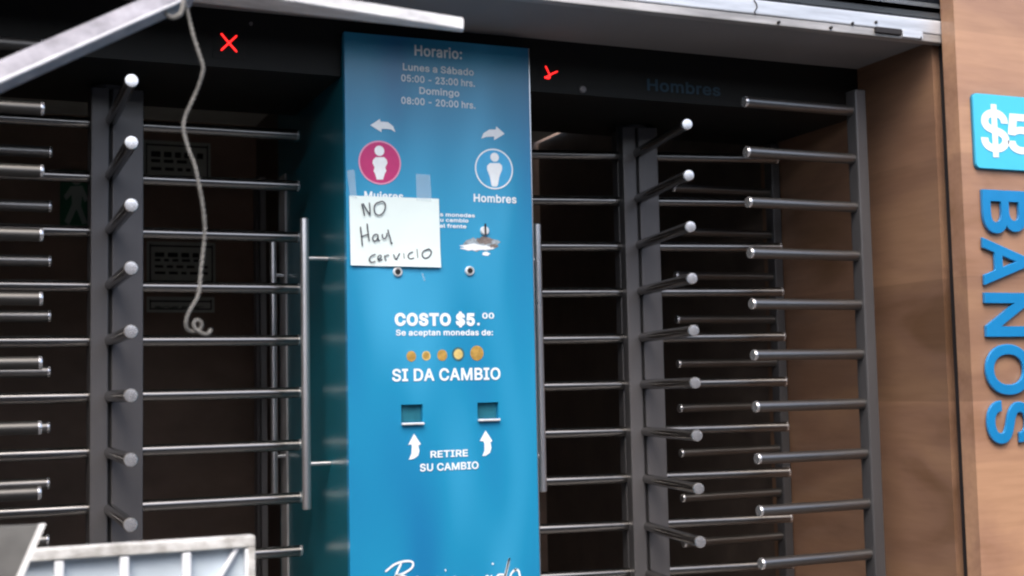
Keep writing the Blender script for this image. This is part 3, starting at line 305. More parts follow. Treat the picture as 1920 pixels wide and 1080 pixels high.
    'a': (411, '160 -29,134 -27,109 -22,86 -13,65 -1,46 15,31 34,19 56,13 81,10 108,12 131,17 153,26 171,38 187,52 200,68 211,85 219,102 225,121 230,139 234,157 237,176 240,197 242,216 245,231 247,243 248,251 250,255 252,255 252,255 252,256 256,256 256,255 269,252 279,249 287,244 294,239 299,231 304,221 308,210 310,196 311,181 310,168 308,157 304,147 299,139 293,132 287,126 280,122 273,111 250,13 279,34 323,48 344,65 361,85 375,105 386,127 395,149 400,172 403,194 404,210 404,226 402,243 399,262 394,279 387,297 377,313 365,328 349,340 330,349 307,355 281,357 252,357 -20,257 -20,257 32,284 32,284 32,276 21,266 10,254 0,239 -10,223 -18,204 -24,183 -27,170 65,189 67,205 70,218 76,230 84,239 93,246 103,251 114,254 126,256 139,258 154,283 170,274 166,265 163,255 160,245 158,235 156,224 154,213 153,203 151,193 150,185 149,178 148,165 146,153 143,141 140,132 136,124 131,119 126,115 121,113 114,112 105,113 96,115 90,118 84,123 79,129 75,137 71,147 68,158 66,255 252,257 2', '6 5 118 118 117 6 7 6 117 117 116 7 8 7 116 116 115 8 9 8 115 115 114 9 10 9 114 11 10 114 114 113 11 12 11 113 13 12 113 113 112 13 14 13 112 112 15 14 51 50 49 83 85 84 21 106 105 83 84 0 123 0 84 20 107 106 106 21 20 57 42 41 41 58 57 0 123 1 122 1 123 108 107 19 107 20 19 43 42 56 42 57 56 1 122 2 122 121 2 3 2 121 121 120 3 4 3 120 120 119 4 5 4 119 118 5 119 15 112 111 16 15 111 111 110 16 17 16 110 110 109 17 18 17 109 109 108 18 108 19 18 51 49 48 48 47 51 52 51 47 47 46 52 53 52 46 46 45 53 54 53 45 45 44 54 55 54 44 44 43 55 43 56 55 103 22 104 22 103 102 102 101 22 101 23 22 39 60 40 59 40 60 24 100 99 86 81 80 23 101 100 100 24 23 62 61 38 39 38 61 60 39 61 29 28 124 124 28 30 77 78 72 75 77 72 76 75 72 95 76 72 72 71 95 72 78 73 78 74 125 78 77 74 77 75 74 75 76 74 76 95 92 93 92 95 94 93 95 29 27 95 95 71 29 28 29 71 30 28 71 31 30 71 71 70 31 32 31 70 70 69 32 33 32 69 69 68 33 79 74 80 86 80 74 87 86 74 88 87 74 89 88 74 74 76 89 90 89 76 91 90 76 76 92 91 24 99 98 25 24 98 98 97 25 97 96 25 26 25 96 96 95 26 95 27 26 33 68 34 68 67 34 35 34 67 67 66 35 66 65 35 36 35 65 65 64 36 37 36 64 64 63 37 38 37 63 62 38 63 85 83 82 82 81 85 81 86 85 21 105 104 104 22 21 40 59 41 58 41 59 27 29 124 74 79 125 73 78 125'),
    'b': (446, '230 -28,205 -27,183 -22,163 -14,147 -4,134 7,123 18,114 29,107 39,107 39,132 39,132 -20,33 -20,33 529,134 529,134 339,107 339,107 339,114 348,122 359,133 370,146 381,162 391,182 398,204 403,229 404,263 402,295 392,324 377,349 357,371 331,388 301,400 267,408 229,410 189,408 148,401 110,388 76,371 46,350 20,324 -1,295 -16,264 -25,220 67,238 69,254 73,267 82,279 93,289 107,297 124,303 144,307 166,308 189,307 213,303 235,297 254,289 271,279 284,268 295,254 303,239 308,220 310,202 308,186 303,173 296,161 285,152 272,144 256,138 236,134 214,133 189,134 165,138 142,144 122,152 106,162 92,174 81,187 73,202 69,107 39,132 8,107 339,134 371', '13 12 17 7 9 12 8 12 9 13 17 16 16 18 13 18 19 13 6 11 80 10 6 80 11 6 12 7 12 6 6 10 7 7 10 79 12 8 71 71 70 12 17 12 70 70 69 17 17 15 81 81 15 18 19 18 15 15 20 19 13 19 20 2 78 3 78 77 3 63 62 22 23 22 62 3 77 4 10 5 4 4 77 10 77 76 10 76 75 10 75 74 10 8 10 74 74 73 8 73 72 8 71 8 72 17 69 68 68 67 17 67 66 17 15 17 66 66 65 15 65 64 15 64 63 15 63 22 15 22 21 15 13 20 14 61 25 24 43 1 0 0 44 43 25 61 60 44 0 42 45 44 42 42 41 45 41 46 45 58 27 59 27 26 59 60 59 26 25 60 26 37 36 49 50 49 36 36 35 50 51 50 35 35 34 51 52 51 34 53 52 34 34 33 53 54 53 33 33 32 54 55 54 32 32 31 55 46 41 40 40 39 46 47 46 39 39 38 47 48 47 38 38 37 48 37 49 48 55 31 56 31 30 56 57 56 30 30 29 57 58 57 29 29 28 58 27 58 28 78 2 1 1 43 78 61 24 62 23 62 24 9 7 79 10 8 79 5 10 80 15 21 82 20 15 82 18 16 81 14 20 82'),
    'c': (418, '207 -28,171 -25,137 -16,106 -1,79 20,56 46,38 76,25 110,17 147,14 187,17 228,25 266,38 300,56 330,79 356,106 377,137 392,171 401,207 404,227 404,247 401,266 396,284 390,300 382,316 372,331 361,344 348,356 334,366 318,374 301,388 263,290 238,281 264,278 271,274 278,269 284,264 290,258 295,251 299,244 303,236 306,227 308,218 309,208 310,188 308,171 303,157 294,145 283,135 268,127 251,121 231,118 210,116 187,118 165,121 144,127 125,135 108,145 93,157 82,171 73,188 68,208 66,218 67,228 68,236 71,245 74,252 78,259 82,265 87,270 93,275 100,279 107,282 114,291 141,389 117,376 78,368 61,358 45,346 30,333 17,318 5,302 -5,285 -13,266 -20,247 -25,228 -27', '6 5 56 56 55 6 7 6 55 55 54 7 8 7 54 54 53 8 9 8 53 53 52 9 52 51 9 10 9 51 51 50 10 11 10 50 50 49 11 12 11 49 0 61 60 41 19 42 85 62 0 61 0 62 18 44 43 43 42 18 42 19 18 0 60 1 2 1 60 59 2 60 16 45 44 17 16 44 44 18 17 2 59 3 59 58 3 4 3 58 58 57 4 5 4 57 56 5 57 12 49 48 13 12 48 48 47 13 14 13 47 47 46 14 15 14 46 46 45 15 45 16 15 64 63 84 64 84 83 65 64 83 40 39 21 20 40 21 76 75 72 73 72 75 75 74 73 30 29 31 32 31 29 29 28 32 65 83 82 66 65 82 82 81 66 67 66 81 81 80 67 68 67 80 80 79 68 69 68 79 79 78 69 70 69 78 78 77 70 71 70 77 77 76 71 76 72 71 32 28 33 28 27 33 34 33 27 27 26 34 35 34 26 26 25 35 36 35 25 25 24 36 37 36 24 24 23 37 38 37 23 23 22 38 39 38 22 21 39 22 84 63 85 62 85 63 40 20 41 19 41 20'),
    'd': (446, '195 -28,161 -25,129 -16,100 -1,75 20,54 46,36 76,24 110,17 148,14 189,17 229,24 267,37 301,54 331,75 357,101 377,130 392,162 402,195 404,220 403,243 398,262 391,278 381,291 370,302 359,311 348,318 338,317 339,291 339,291 529,392 529,392 -20,293 -20,293 39,318 39,318 39,311 29,302 18,291 6,277 -4,261 -14,242 -22,220 -27,205 67,222 69,238 73,251 81,263 92,273 105,281 122,287 142,290 165,292 189,290 214,287 236,281 256,273 272,263 285,252 296,238 303,223 308,205 310,186 308,170 303,157 295,145 284,135 271,127 254,121 235,118 213,116 189,118 166,121 144,127 124,135 107,145 93,157 82,171 73,186 69,317 339,291 371,318 39,293 8', '8 7 72 72 71 8 9 8 71 71 70 9 70 69 9 10 9 69 69 68 10 11 10 68 68 67 11 12 11 67 17 63 62 42 43 0 0 43 78 61 18 62 17 62 18 0 78 1 78 77 1 2 1 77 76 2 77 16 64 63 63 17 16 2 76 3 4 3 76 76 75 4 5 4 75 75 74 5 6 5 74 74 73 6 7 6 73 72 7 73 12 67 66 13 12 66 66 65 13 14 13 65 65 64 14 15 14 64 64 16 15 41 40 44 45 44 40 19 60 20 45 40 39 60 59 21 20 60 21 31 35 34 31 30 26 36 37 31 31 34 36 26 30 27 25 27 30 24 25 30 31 37 32 37 33 82 37 36 33 33 36 81 33 81 35 35 31 51 52 51 31 31 26 52 53 52 26 54 53 26 25 28 79 25 24 28 23 28 24 24 30 23 38 33 39 45 39 33 46 45 33 47 46 33 48 47 33 33 35 48 49 48 35 50 49 35 35 51 50 54 26 55 56 55 26 26 28 56 57 56 28 58 57 28 59 58 28 21 59 28 22 21 28 28 23 80 23 30 80 41 44 42 43 42 44 60 19 61 18 61 19 27 25 79 28 26 79 22 28 80 30 29 80 33 38 82 36 34 81 32 37 82'),
    'e': (426, '212 -28,174 -25,138 -16,106 -1,79 20,56 46,38 76,24 110,17 147,14 187,17 227,24 264,37 298,55 329,77 355,104 376,135 392,169 401,205 404,228 403,250 399,273 393,294 383,314 371,333 355,350 336,364 314,376 289,384 260,389 229,391 194,391 149,55 149,55 241,376 232,292 166,288 224,285 243,279 261,272 276,262 288,251 297,238 304,223 309,205 310,187 309,171 304,157 297,145 287,135 275,127 261,121 245,117 229,116 210,116 178,117 154,122 133,128 115,138 100,148 88,161 79,176 72,193 68,213 66,225 67,236 69,247 72,256 76,264 81,271 87,277 94,282 102,294 129,392 105,376 63,364 43,350 25,332 10,312 -4,290 -14,266 -22,240 -27,286 235,120 239,118 149', '6 32 7 8 7 32 9 8 32 32 33 9 10 9 33 11 10 33 33 12 11 55 54 32 54 53 32 33 32 53 53 52 33 0 63 62 18 45 44 0 62 1 61 1 62 17 46 45 45 18 17 1 61 2 61 60 2 16 47 46 46 17 16 2 60 3 60 59 3 4 3 59 59 58 4 5 4 58 58 57 5 6 5 57 32 6 57 57 56 32 33 51 50 12 33 50 13 12 50 50 49 13 14 13 49 49 48 14 15 14 48 48 47 15 47 16 15 65 64 81 43 42 20 19 43 20 65 81 80 66 65 80 20 42 21 28 34 29 29 34 30 74 73 72 31 35 55 31 30 35 30 34 35 36 35 34 66 80 79 67 66 79 79 78 67 68 67 78 78 77 68 69 68 77 77 76 69 70 69 76 76 75 70 71 70 75 75 74 71 74 72 71 34 28 37 28 27 37 38 37 27 27 26 38 39 38 26 26 25 39 40 39 25 25 24 40 24 23 40 41 40 23 23 22 41 42 41 22 21 42 22 81 64 0 63 0 64 54 55 35 35 36 54 53 54 36 52 53 36 43 19 44 18 44 19 32 56 84 55 32 84 34 37 82 36 34 82 33 52 83 51 33 83 52 36 82 82 83 52 31 55 84'),
    'f': (276, '248 399,248 307,-14 307,-14 399,61 -20,61 432,62 456,69 478,79 497,92 513,108 527,127 537,146 544,167 548,187 550,202 550,215 548,226 546,236 544,244 542,267 533,241 443,218 450,215 451,211 452,206 453,201 454,195 454,182 453,174 450,169 446,166 441,163 431,162 418,162 -20,61 307,61 399,162 399,162 307', '37 36 35 38 35 34 33 32 5 6 5 32 32 31 6 7 6 31 8 7 31 31 30 8 9 8 30 30 10 9 27 14 28 26 15 27 14 27 15 21 20 22 20 19 22 22 19 23 19 18 23 24 23 18 18 17 24 25 24 17 17 16 25 26 25 16 15 26 16 10 30 29 11 10 29 12 11 29 29 28 12 13 12 28 28 14 13 36 37 33 4 34 35 3 2 35 36 3 35 33 5 36 1 0 38 0 37 38 35 38 37'),
    'g': (447, '207 -171,178 -169,152 -165,127 -159,105 -149,86 -138,69 -125,55 -111,43 -95,23 -62,107 -14,123 -37,129 -44,136 -52,143 -59,152 -65,162 -70,174 -74,189 -76,207 -77,232 -75,253 -69,270 -59,281 -47,289 -29,291 -5,291 48,317 48,317 49,310 39,302 28,290 17,277 7,261 -2,242 -10,220 -14,195 -15,162 -13,131 -4,102 9,77 29,55 53,37 81,24 114,17 151,14 191,17 231,24 268,37 302,54 332,76 357,101 377,130 392,162 402,196 404,221 403,243 399,262 391,278 381,292 371,303 359,312 348,319 338,319 339,293 339,293 399,392 399,392 -10,390 -43,381 -74,367 -101,348 -123,325 -141,298 -154,269 -164,239 -169,205 79,223 81,239 85,252 92,264 101,273 114,281 129,287 147,291 168,292 193,291 216,287 238,282 256,274 272,264 285,252 296,239 303,223 308,205 310,186 308,171 303,157 295,145 284,135 271,127 255,121 236,118 215,116 193,118 169,121 149,127 130,135 115,145 102,157 92,170 85,186 81,317 48,291 18,319 339,293 370', '11 10 8 9 8 10 43 42 106 106 105 43 44 43 105 105 104 44 45 44 104 104 103 45 103 102 45 46 45 102 102 101 46 47 46 101 101 100 47 48 47 100 36 76 111 94 54 95 17 1 18 36 111 37 110 37 111 53 96 95 95 54 53 1 17 2 17 16 2 3 2 16 15 3 16 37 110 38 109 38 110 52 97 96 96 53 52 3 15 4 15 14 4 5 4 14 6 5 14 14 13 6 7 6 13 13 12 7 8 7 12 11 8 12 38 109 39 40 39 109 109 108 40 41 40 108 108 107 41 42 41 107 106 42 107 48 100 99 49 48 99 99 98 49 50 49 98 98 97 50 51 50 97 97 52 51 19 0 75 20 19 75 77 35 34 55 93 56 20 75 74 74 21 20 77 34 33 78 77 33 58 57 92 93 92 57 56 93 57 30 26 113 27 29 67 28 27 67 63 62 66 61 63 66 60 61 66 69 68 24 25 24 68 68 67 25 30 25 67 67 29 30 26 30 29 26 29 112 26 112 28 84 83 28 28 67 84 85 84 67 67 66 85 86 85 66 66 62 86 87 86 62 61 64 114 61 60 64 64 60 115 115 60 65 60 66 65 21 74 73 22 21 73 73 72 22 72 71 22 23 22 71 71 70 23 70 69 23 69 24 23 31 26 32 33 32 26 78 33 26 79 78 26 80 79 26 81 80 26 26 28 81 82 81 28 28 83 82 87 62 88 89 88 62 62 64 89 90 89 64 91 90 64 92 91 64 58 92 64 64 59 58 18 1 0 0 19 18 76 36 35 35 77 76 93 55 94 54 94 55 26 31 113 29 27 112 25 30 113 63 61 114 64 62 114 59 64 115'),
    'h': (432, '134 226,134 -20,33 -20,33 529,134 529,134 267,72 267,98 328,117 357,140 378,167 393,196 402,227 404,255 403,281 396,305 386,326 372,344 353,359 330,369 303,375 273,377 241,377 -20,276 -20,276 234,274 258,268 277,258 291,246 301,230 307,210 309,195 308,182 305,170 300,160 293,151 284,144 273,138 260,135 245,134 372', '3 2 6 6 7 3 1 0 2 6 2 0 7 6 5 3 7 8 32 31 10 33 32 9 32 10 9 6 0 38 5 6 38 38 37 5 37 36 5 36 35 5 3 8 4 29 12 30 11 30 12 29 28 13 12 29 13 22 21 24 22 24 23 24 21 25 21 20 25 20 19 25 26 25 19 19 18 26 18 17 26 27 26 17 17 16 27 16 15 27 28 27 15 15 14 28 13 28 14 30 11 31 10 31 11 34 33 9 39 5 9 5 35 9 35 34 9 7 5 8 5 39 8 4 8 39'),
    'i': (189, '33 -20,33 399,134 399,134 -20,84 423,68 425,53 430,40 440,30 452,23 467,21 483,23 499,30 514,40 527,53 536,68 542,84 544,100 542,115 536,128 527,138 514,144 499,146 483,144 467,138 452,128 440,115 430,100 425', '10 9 8 11 10 12 13 7 14 14 7 6 6 5 14 5 15 14 10 8 7 7 13 10 12 10 13 17 16 27 18 26 25 25 19 18 26 18 27 17 27 18 22 21 20 23 22 24 24 22 25 19 25 22 22 20 19 1 0 3 3 2 1 27 16 4 5 4 16 15 5 16'),
    'j': (189, '33 399,134 399,134 -31,132 -55,128 -78,120 -99,108 -118,93 -134,74 -147,53 -156,30 -161,4 -163,-30 -163,-30 -67,1 -67,13 -65,20 -63,25 -59,29 -53,31 -43,33 -28,83 423,67 425,53 430,40 440,29 452,23 467,21 483,23 499,29 514,40 527,53 536,67 542,83 544,99 542,114 536,127 527,138 514,144 499,146 483,144 467,138 452,127 440,114 430,99 425', '14 11 15 11 14 12 13 12 14 23 31 24 30 24 31 15 11 10 10 9 15 16 15 9 27 26 25 25 24 27 24 30 27 30 29 27 28 27 29 21 33 22 32 22 33 43 35 44 34 44 35 33 21 44 44 34 33 40 39 41 39 38 37 41 39 42 36 42 39 39 37 36 35 43 42 42 36 35 16 9 8 8 7 16 17 16 7 7 6 17 6 5 17 18 17 5 5 4 18 19 18 4 4 3 19 3 2 19 20 19 2 2 1 20 0 20 1 31 23 22 22 32 31'),
    'l': (211, '139 -22,108 -20,81 -10,59 6,44 28,35 55,33 83,33 529,134 529,134 99,134 85,136 77,137 74,137 74,139 73,147 72,151 72,155 72,158 72,160 73,163 73,185 78,204 -12,179 -18,172 -19,164 -21,156 -22,148 -22', '2 1 13 13 12 2 3 2 12 4 3 12 12 11 4 5 4 11 11 10 5 6 5 10 10 9 6 7 6 9 9 8 7 15 27 26 26 16 15 24 23 19 20 19 23 23 22 20 22 21 20 16 26 25 17 16 25 18 17 25 25 24 18 24 19 18 27 15 0 15 14 0 1 0 14 13 1 14'),
    'm': (632, '33 -20,33 399,132 399,132 275,80 275,95 322,105 342,117 359,131 373,147 385,164 394,182 401,200 405,220 406,250 403,278 393,301 375,319 353,333 327,347 275,285 275,300 320,309 339,322 356,337 371,354 383,373 393,393 400,414 405,437 406,461 404,484 399,507 390,527 376,544 359,558 338,569 314,575 286,577 256,577 -20,476 -20,476 253,474 274,468 288,460 297,448 304,434 309,418 310,405 309,394 307,384 302,376 296,369 289,363 281,359 271,356 260,355 246,355 -20,254 -20,254 259,252 275,247 286,239 296,228 304,215 309,199 310,188 310,177 307,167 302,158 296,150 289,143 279,138 268,135 254,134 237,134 -20,132 374,320 353', '1 0 4 4 5 1 8 2 7 5 4 3 1 5 6 6 7 1 7 2 1 75 74 0 4 0 74 74 73 4 3 4 73 73 72 3 72 71 3 71 70 3 5 3 6 66 65 11 12 64 13 64 12 65 11 65 12 16 21 22 21 16 15 60 59 20 61 60 20 20 21 61 61 21 62 63 62 21 21 15 63 15 14 63 64 63 14 13 64 14 67 66 9 10 9 66 66 11 10 77 18 23 18 24 23 56 55 19 24 18 25 49 48 26 48 27 26 19 55 54 54 53 19 53 52 19 18 19 52 52 51 18 51 50 18 50 49 18 25 18 49 49 26 25 47 46 29 46 45 30 29 46 30 39 38 41 38 37 41 39 41 40 41 37 42 37 36 42 43 42 36 36 35 43 35 34 43 44 43 34 34 33 44 33 32 44 45 44 32 32 31 45 30 45 31 27 48 47 28 27 47 47 29 28 57 56 58 59 58 56 20 59 56 56 19 20 21 20 19 19 18 21 22 21 18 18 77 22 16 22 17 68 67 9 76 3 9 3 70 9 70 69 9 69 68 9 3 76 8 8 7 3 7 6 3 2 8 76 17 22 77'),
    'n': (432, '134 226,134 -20,33 -20,33 399,132 399,132 267,72 267,98 328,117 357,140 378,167 393,196 402,227 404,255 403,281 396,305 386,326 371,344 353,358 330,369 303,375 273,377 241,377 -20,276 -20,276 234,274 258,268 277,258 291,246 301,230 307,210 309,195 308,182 305,170 300,160 293,151 284,144 273,138 260,135 245,132 370', '3 2 6 6 7 3 1 0 2 6 2 0 7 6 5 3 7 8 8 4 3 32 31 10 33 32 9 32 10 9 6 0 38 5 6 38 38 37 5 37 36 5 36 35 5 7 5 8 29 12 30 11 30 12 29 28 13 12 29 13 22 21 24 22 24 23 24 21 25 21 20 25 20 19 25 26 25 19 19 18 26 18 17 26 27 26 17 17 16 27 16 15 27 28 27 15 15 14 28 13 28 14 30 11 31 10 31 11 34 33 9 39 5 9 5 35 9 35 34 9 5 39 8 4 8 39'),
    'o': (437, '207 -28,171 -25,137 -16,106 -1,79 20,56 46,38 76,25 110,17 147,14 187,17 228,25 266,38 300,56 330,79 356,106 377,137 392,171 401,207 404,244 401,278 392,309 377,336 356,359 330,377 300,391 266,398 228,401 187,398 147,391 110,377 76,359 46,336 20,309 -1,278 -16,244 -25,207 67,227 68,244 73,258 82,270 93,280 108,288 125,294 144,298 165,299 187,298 210,294 231,288 251,280 268,270 283,258 294,244 303,227 308,207 310,188 308,171 303,157 294,145 283,135 268,127 251,121 231,118 210,116 187,118 165,121 144,127 125,135 108,145 93,157 82,171 73,188 68', '8 7 65 65 64 8 9 8 64 64 63 9 63 62 9 10 9 62 62 61 10 11 10 61 0 71 1 55 18 17 1 71 2 71 70 2 56 55 16 55 17 16 2 70 3 70 69 3 4 3 69 69 68 4 5 4 68 68 67 5 6 5 67 67 66 6 7 6 66 65 7 66 11 61 60 12 11 60 60 59 12 13 12 59 59 58 13 14 13 58 58 57 14 15 14 57 57 56 15 56 16 15 37 35 34 38 37 34 53 52 20 19 53 20 29 28 43 44 43 28 28 27 44 45 44 27 46 45 27 27 26 46 47 46 26 26 25 47 38 34 33 39 38 33 33 32 39 40 39 32 32 31 40 41 40 31 31 30 41 42 41 30 30 29 42 29 43 42 47 25 48 25 24 48 49 48 24 24 23 49 50 49 23 23 22 50 51 50 22 22 21 51 52 51 21 20 52 21 35 37 0 37 36 0 71 0 36 18 55 54 54 53 18 53 19 18'),
    'p': (446, '33 -163,33 399,132 399,132 339,107 339,107 338,114 348,122 359,133 370,146 381,162 391,182 398,204 403,229 404,263 402,295 392,324 377,349 357,371 331,388 301,400 267,408 229,410 189,408 148,401 110,388 76,371 46,350 20,324 -1,295 -16,264 -25,230 -28,205 -27,183 -22,163 -14,147 -4,134 6,123 18,114 29,107 39,107 39,134 39,134 -163,220 67,238 69,254 73,267 82,279 93,289 107,297 124,303 144,307 166,308 189,307 213,303 235,297 254,289 271,279 284,268 295,254 303,239 308,220 310,202 308,186 303,173 296,161 285,152 272,144 256,138 236,134 214,133 189,134 165,138 142,144 122,152 106,162 92,174 81,187 73,202 69,107 339,132 369,107 39,134 7', '1 0 39 38 40 0 39 0 40 1 5 4 4 6 1 6 7 1 37 82 41 82 37 0 38 0 37 37 41 38 38 41 81 71 70 39 1 39 70 70 69 1 5 1 69 5 3 79 79 3 6 7 6 3 7 3 80 1 7 2 33 78 34 78 77 34 63 62 10 11 10 62 34 77 35 63 10 9 41 36 35 35 77 41 77 76 41 76 75 41 75 74 41 39 41 74 74 73 39 73 72 39 71 39 72 5 69 68 68 67 5 67 66 5 3 5 66 66 65 3 65 64 3 64 63 3 63 9 3 8 3 9 61 13 12 43 32 31 31 44 43 13 61 60 44 31 30 45 44 30 30 29 45 29 46 45 58 15 59 15 14 59 60 59 14 13 60 14 25 24 49 50 49 24 24 23 50 51 50 23 23 22 51 52 51 22 53 52 22 22 21 53 54 53 21 21 20 54 55 54 20 20 19 55 46 29 28 28 27 46 47 46 27 27 26 47 48 47 26 26 25 48 25 49 48 55 19 56 19 18 56 57 56 18 18 17 57 58 57 17 17 16 58 15 58 16 78 33 32 32 43 78 61 12 62 11 62 12 3 8 80 6 4 79 2 7 80 40 38 81 41 39 81 36 41 82 0 42 82'),
    'r': (281, '33 -20,33 399,132 399,132 341,103 341,107 350,122 368,141 384,163 396,187 403,212 405,218 405,224 405,230 404,236 404,241 404,263 403,263 298,237 303,233 304,228 304,221 305,214 306,207 306,193 305,180 302,168 297,158 290,150 283,143 273,138 263,135 251,134 236,134 -20,132 376', '4 5 1 5 4 3 3 6 5 1 5 6 6 2 1 0 33 32 1 0 32 4 1 32 32 31 4 31 30 4 30 29 4 29 28 4 3 4 28 28 27 3 27 26 3 8 7 3 6 3 34 24 23 9 10 22 11 22 10 23 9 23 10 17 16 18 16 15 18 18 15 19 20 19 15 15 14 20 13 20 14 20 13 21 13 12 21 22 21 12 11 22 12 3 26 25 25 24 3 8 3 24 24 9 8 3 7 34 2 6 34'),
    's': (387, '182 -28,155 -27,129 -23,105 -15,83 -5,63 8,47 25,33 44,22 66,11 109,107 130,119 96,126 85,135 77,148 71,163 67,181 65,203 67,220 72,233 79,242 87,246 95,248 103,247 110,244 116,240 121,233 126,222 131,207 136,144 151,110 161,81 175,58 194,40 217,30 244,27 274,29 299,36 322,49 343,65 362,84 377,107 389,132 398,159 403,187 404,214 403,239 399,262 391,282 380,299 367,314 352,327 335,336 316,350 275,256 254,244 282,238 291,230 300,220 307,206 311,187 312,170 311,155 307,143 300,134 293,130 285,129 277,130 270,132 264,137 259,146 253,159 247,177 242,235 229,268 218,297 204,321 185,338 163,348 136,351 107,349 81,341 57,329 35,312 16,292 1,268 -12,241 -21,213 -26', '5 12 6 12 11 6 7 6 11 8 7 11 11 10 8 9 8 10 0 16 1 16 15 1 1 15 2 15 14 2 72 71 29 62 61 42 61 43 42 2 14 3 14 13 3 4 3 13 5 4 13 12 5 13 29 71 30 71 70 30 31 30 70 70 69 31 32 31 69 69 68 32 33 32 68 68 67 33 34 33 67 35 34 67 67 66 35 36 35 66 66 65 36 37 36 65 38 37 65 65 64 38 39 38 64 40 39 64 64 63 40 41 40 63 63 62 41 62 42 41 60 59 45 44 60 45 17 87 86 18 17 86 28 27 73 59 58 46 45 59 46 80 79 22 23 22 79 79 78 23 78 77 23 53 52 54 18 86 85 19 18 85 85 84 19 20 19 84 84 83 20 83 82 20 21 20 82 82 81 21 81 80 21 80 22 21 23 77 24 77 76 24 25 24 76 76 75 25 26 25 75 75 74 26 27 26 74 73 27 74 54 52 55 52 51 55 56 55 51 51 50 56 50 49 56 57 56 49 49 48 57 58 57 48 48 47 58 46 58 47 16 0 87 87 17 16 72 29 28 28 73 72 43 61 60 60 44 43'),
    't': (249, '224 399,224 307,-14 307,-14 399,45 491,146 491,146 98,147 86,149 78,151 75,154 73,160 71,171 70,173 70,178 70,183 71,188 72,193 72,217 77,237 -12,211 -20,203 -21,194 -23,185 -23,177 -24,168 -24,134 -21,104 -11,78 7,59 31,48 60,45 92,146 399,146 307,45 307,45 399', '11 10 26 26 10 27 10 9 27 28 27 9 29 28 9 9 8 29 30 29 8 8 7 30 31 30 7 7 6 31 33 34 6 12 25 24 24 13 12 13 24 23 23 14 13 17 20 19 19 18 17 14 23 22 15 14 22 16 15 22 22 21 16 21 20 16 20 17 16 11 26 25 25 12 11 34 33 32 35 32 5 1 0 32 33 1 32 31 6 34 3 2 35 2 34 35 32 35 34 5 4 35'),
    'u': (432, '182 -25,155 -23,129 -17,105 -7,84 8,66 27,51 50,41 76,35 106,33 138,33 399,134 399,134 145,136 121,142 103,152 89,164 79,180 73,200 70,215 71,228 74,239 80,250 87,258 95,266 106,271 119,275 135,276 153,276 399,377 399,377 -20,278 -20,278 112,337 112,311 50,292 22,269 0,242 -14,213 -22,278 9', '17 0 18 0 17 1 16 1 17 1 16 2 3 2 16 16 15 3 4 3 15 5 4 15 15 14 5 6 5 14 7 6 14 14 13 7 8 7 13 9 8 13 13 12 9 10 9 12 12 11 10 19 38 37 37 20 19 20 37 36 21 20 36 33 30 29 34 35 30 30 33 34 30 35 31 34 33 32 26 32 33 27 26 33 33 29 27 28 27 29 35 34 32 24 23 32 25 24 32 32 26 25 18 0 38 38 19 18 21 36 22 39 32 36 32 23 36 23 22 36 32 39 35 31 35 39'),
    'Ñ': (545, '40 -20,40 529,147 529,360 193,366 184,373 173,380 161,388 147,396 132,405 116,414 99,423 82,444 39,387 31,383 70,382 89,381 107,380 125,379 141,379 157,379 171,379 184,379 195,379 529,483 529,483 -20,376 -20,185 280,177 293,169 306,160 320,151 336,141 353,131 371,119 392,105 416,76 468,138 477,140 430,141 407,142 385,143 364,144 345,144 329,145 314,145 301,145 291,145 -20,307 556,296 556,285 558,275 561,266 564,258 568,250 572,243 576,237 579,231 581,227 583,225 584,224 584,226 584,228 585,228 586,227 583,226 580,223 557,141 557,145 600,151 621,161 639,176 655,195 665,217 668,229 667,239 665,249 662,258 659,266 655,273 651,280 647,286 644,291 642,295 640,298 639,300 639,299 639,298 638,297 637,297 638,298 642,302 666,383 666,378 623,372 602,362 583,347 568,328 558,379 162,144 349,227 583,297 639', '1 0 36 36 0 35 34 33 40 40 39 34 35 34 39 39 38 35 38 37 35 36 35 37 41 32 99 31 30 41 47 46 0 35 0 46 34 35 46 46 45 34 45 44 34 33 34 44 44 43 33 32 33 43 43 42 32 33 32 41 40 33 41 41 30 40 36 37 2 1 36 2 60 66 65 65 59 60 59 61 60 71 70 60 72 71 60 58 64 62 62 64 63 63 57 56 77 76 63 76 75 63 74 63 75 64 58 100 59 65 58 61 59 58 58 62 61 62 63 61 60 61 63 72 60 63 73 72 63 63 74 73 40 30 29 37 38 2 66 60 67 68 67 60 69 68 60 60 70 69 82 81 88 83 82 88 88 89 83 49 88 50 51 50 88 52 51 88 85 86 87 84 87 86 86 85 84 85 91 90 96 95 85 88 49 48 48 97 88 97 96 88 96 85 88 85 87 88 89 88 87 87 84 89 89 84 101 84 90 101 18 19 5 19 6 98 6 20 98 11 12 25 25 24 11 11 24 10 12 11 13 14 13 11 15 14 11 11 10 15 16 15 10 10 9 16 25 12 26 12 13 26 16 9 17 9 8 17 18 17 8 8 7 18 19 18 7 6 19 7 20 6 7 21 20 7 22 21 7 7 8 22 8 9 22 9 10 22 10 24 22 23 22 24 17 18 3 4 3 18 18 5 4 85 95 94 94 93 85 93 92 85 91 85 92 13 14 26 52 88 53 54 53 88 88 81 54 55 54 81 81 80 55 56 55 80 63 56 80 80 79 63 79 78 63 77 63 78 39 40 29 3 2 38 38 39 3 28 27 3 3 39 28 29 28 39 5 19 98 17 3 27 27 26 14 14 15 27 15 16 27 16 17 27 32 42 99 31 41 99 58 65 100 57 63 64 57 64 100 90 84 85 83 89 101'),
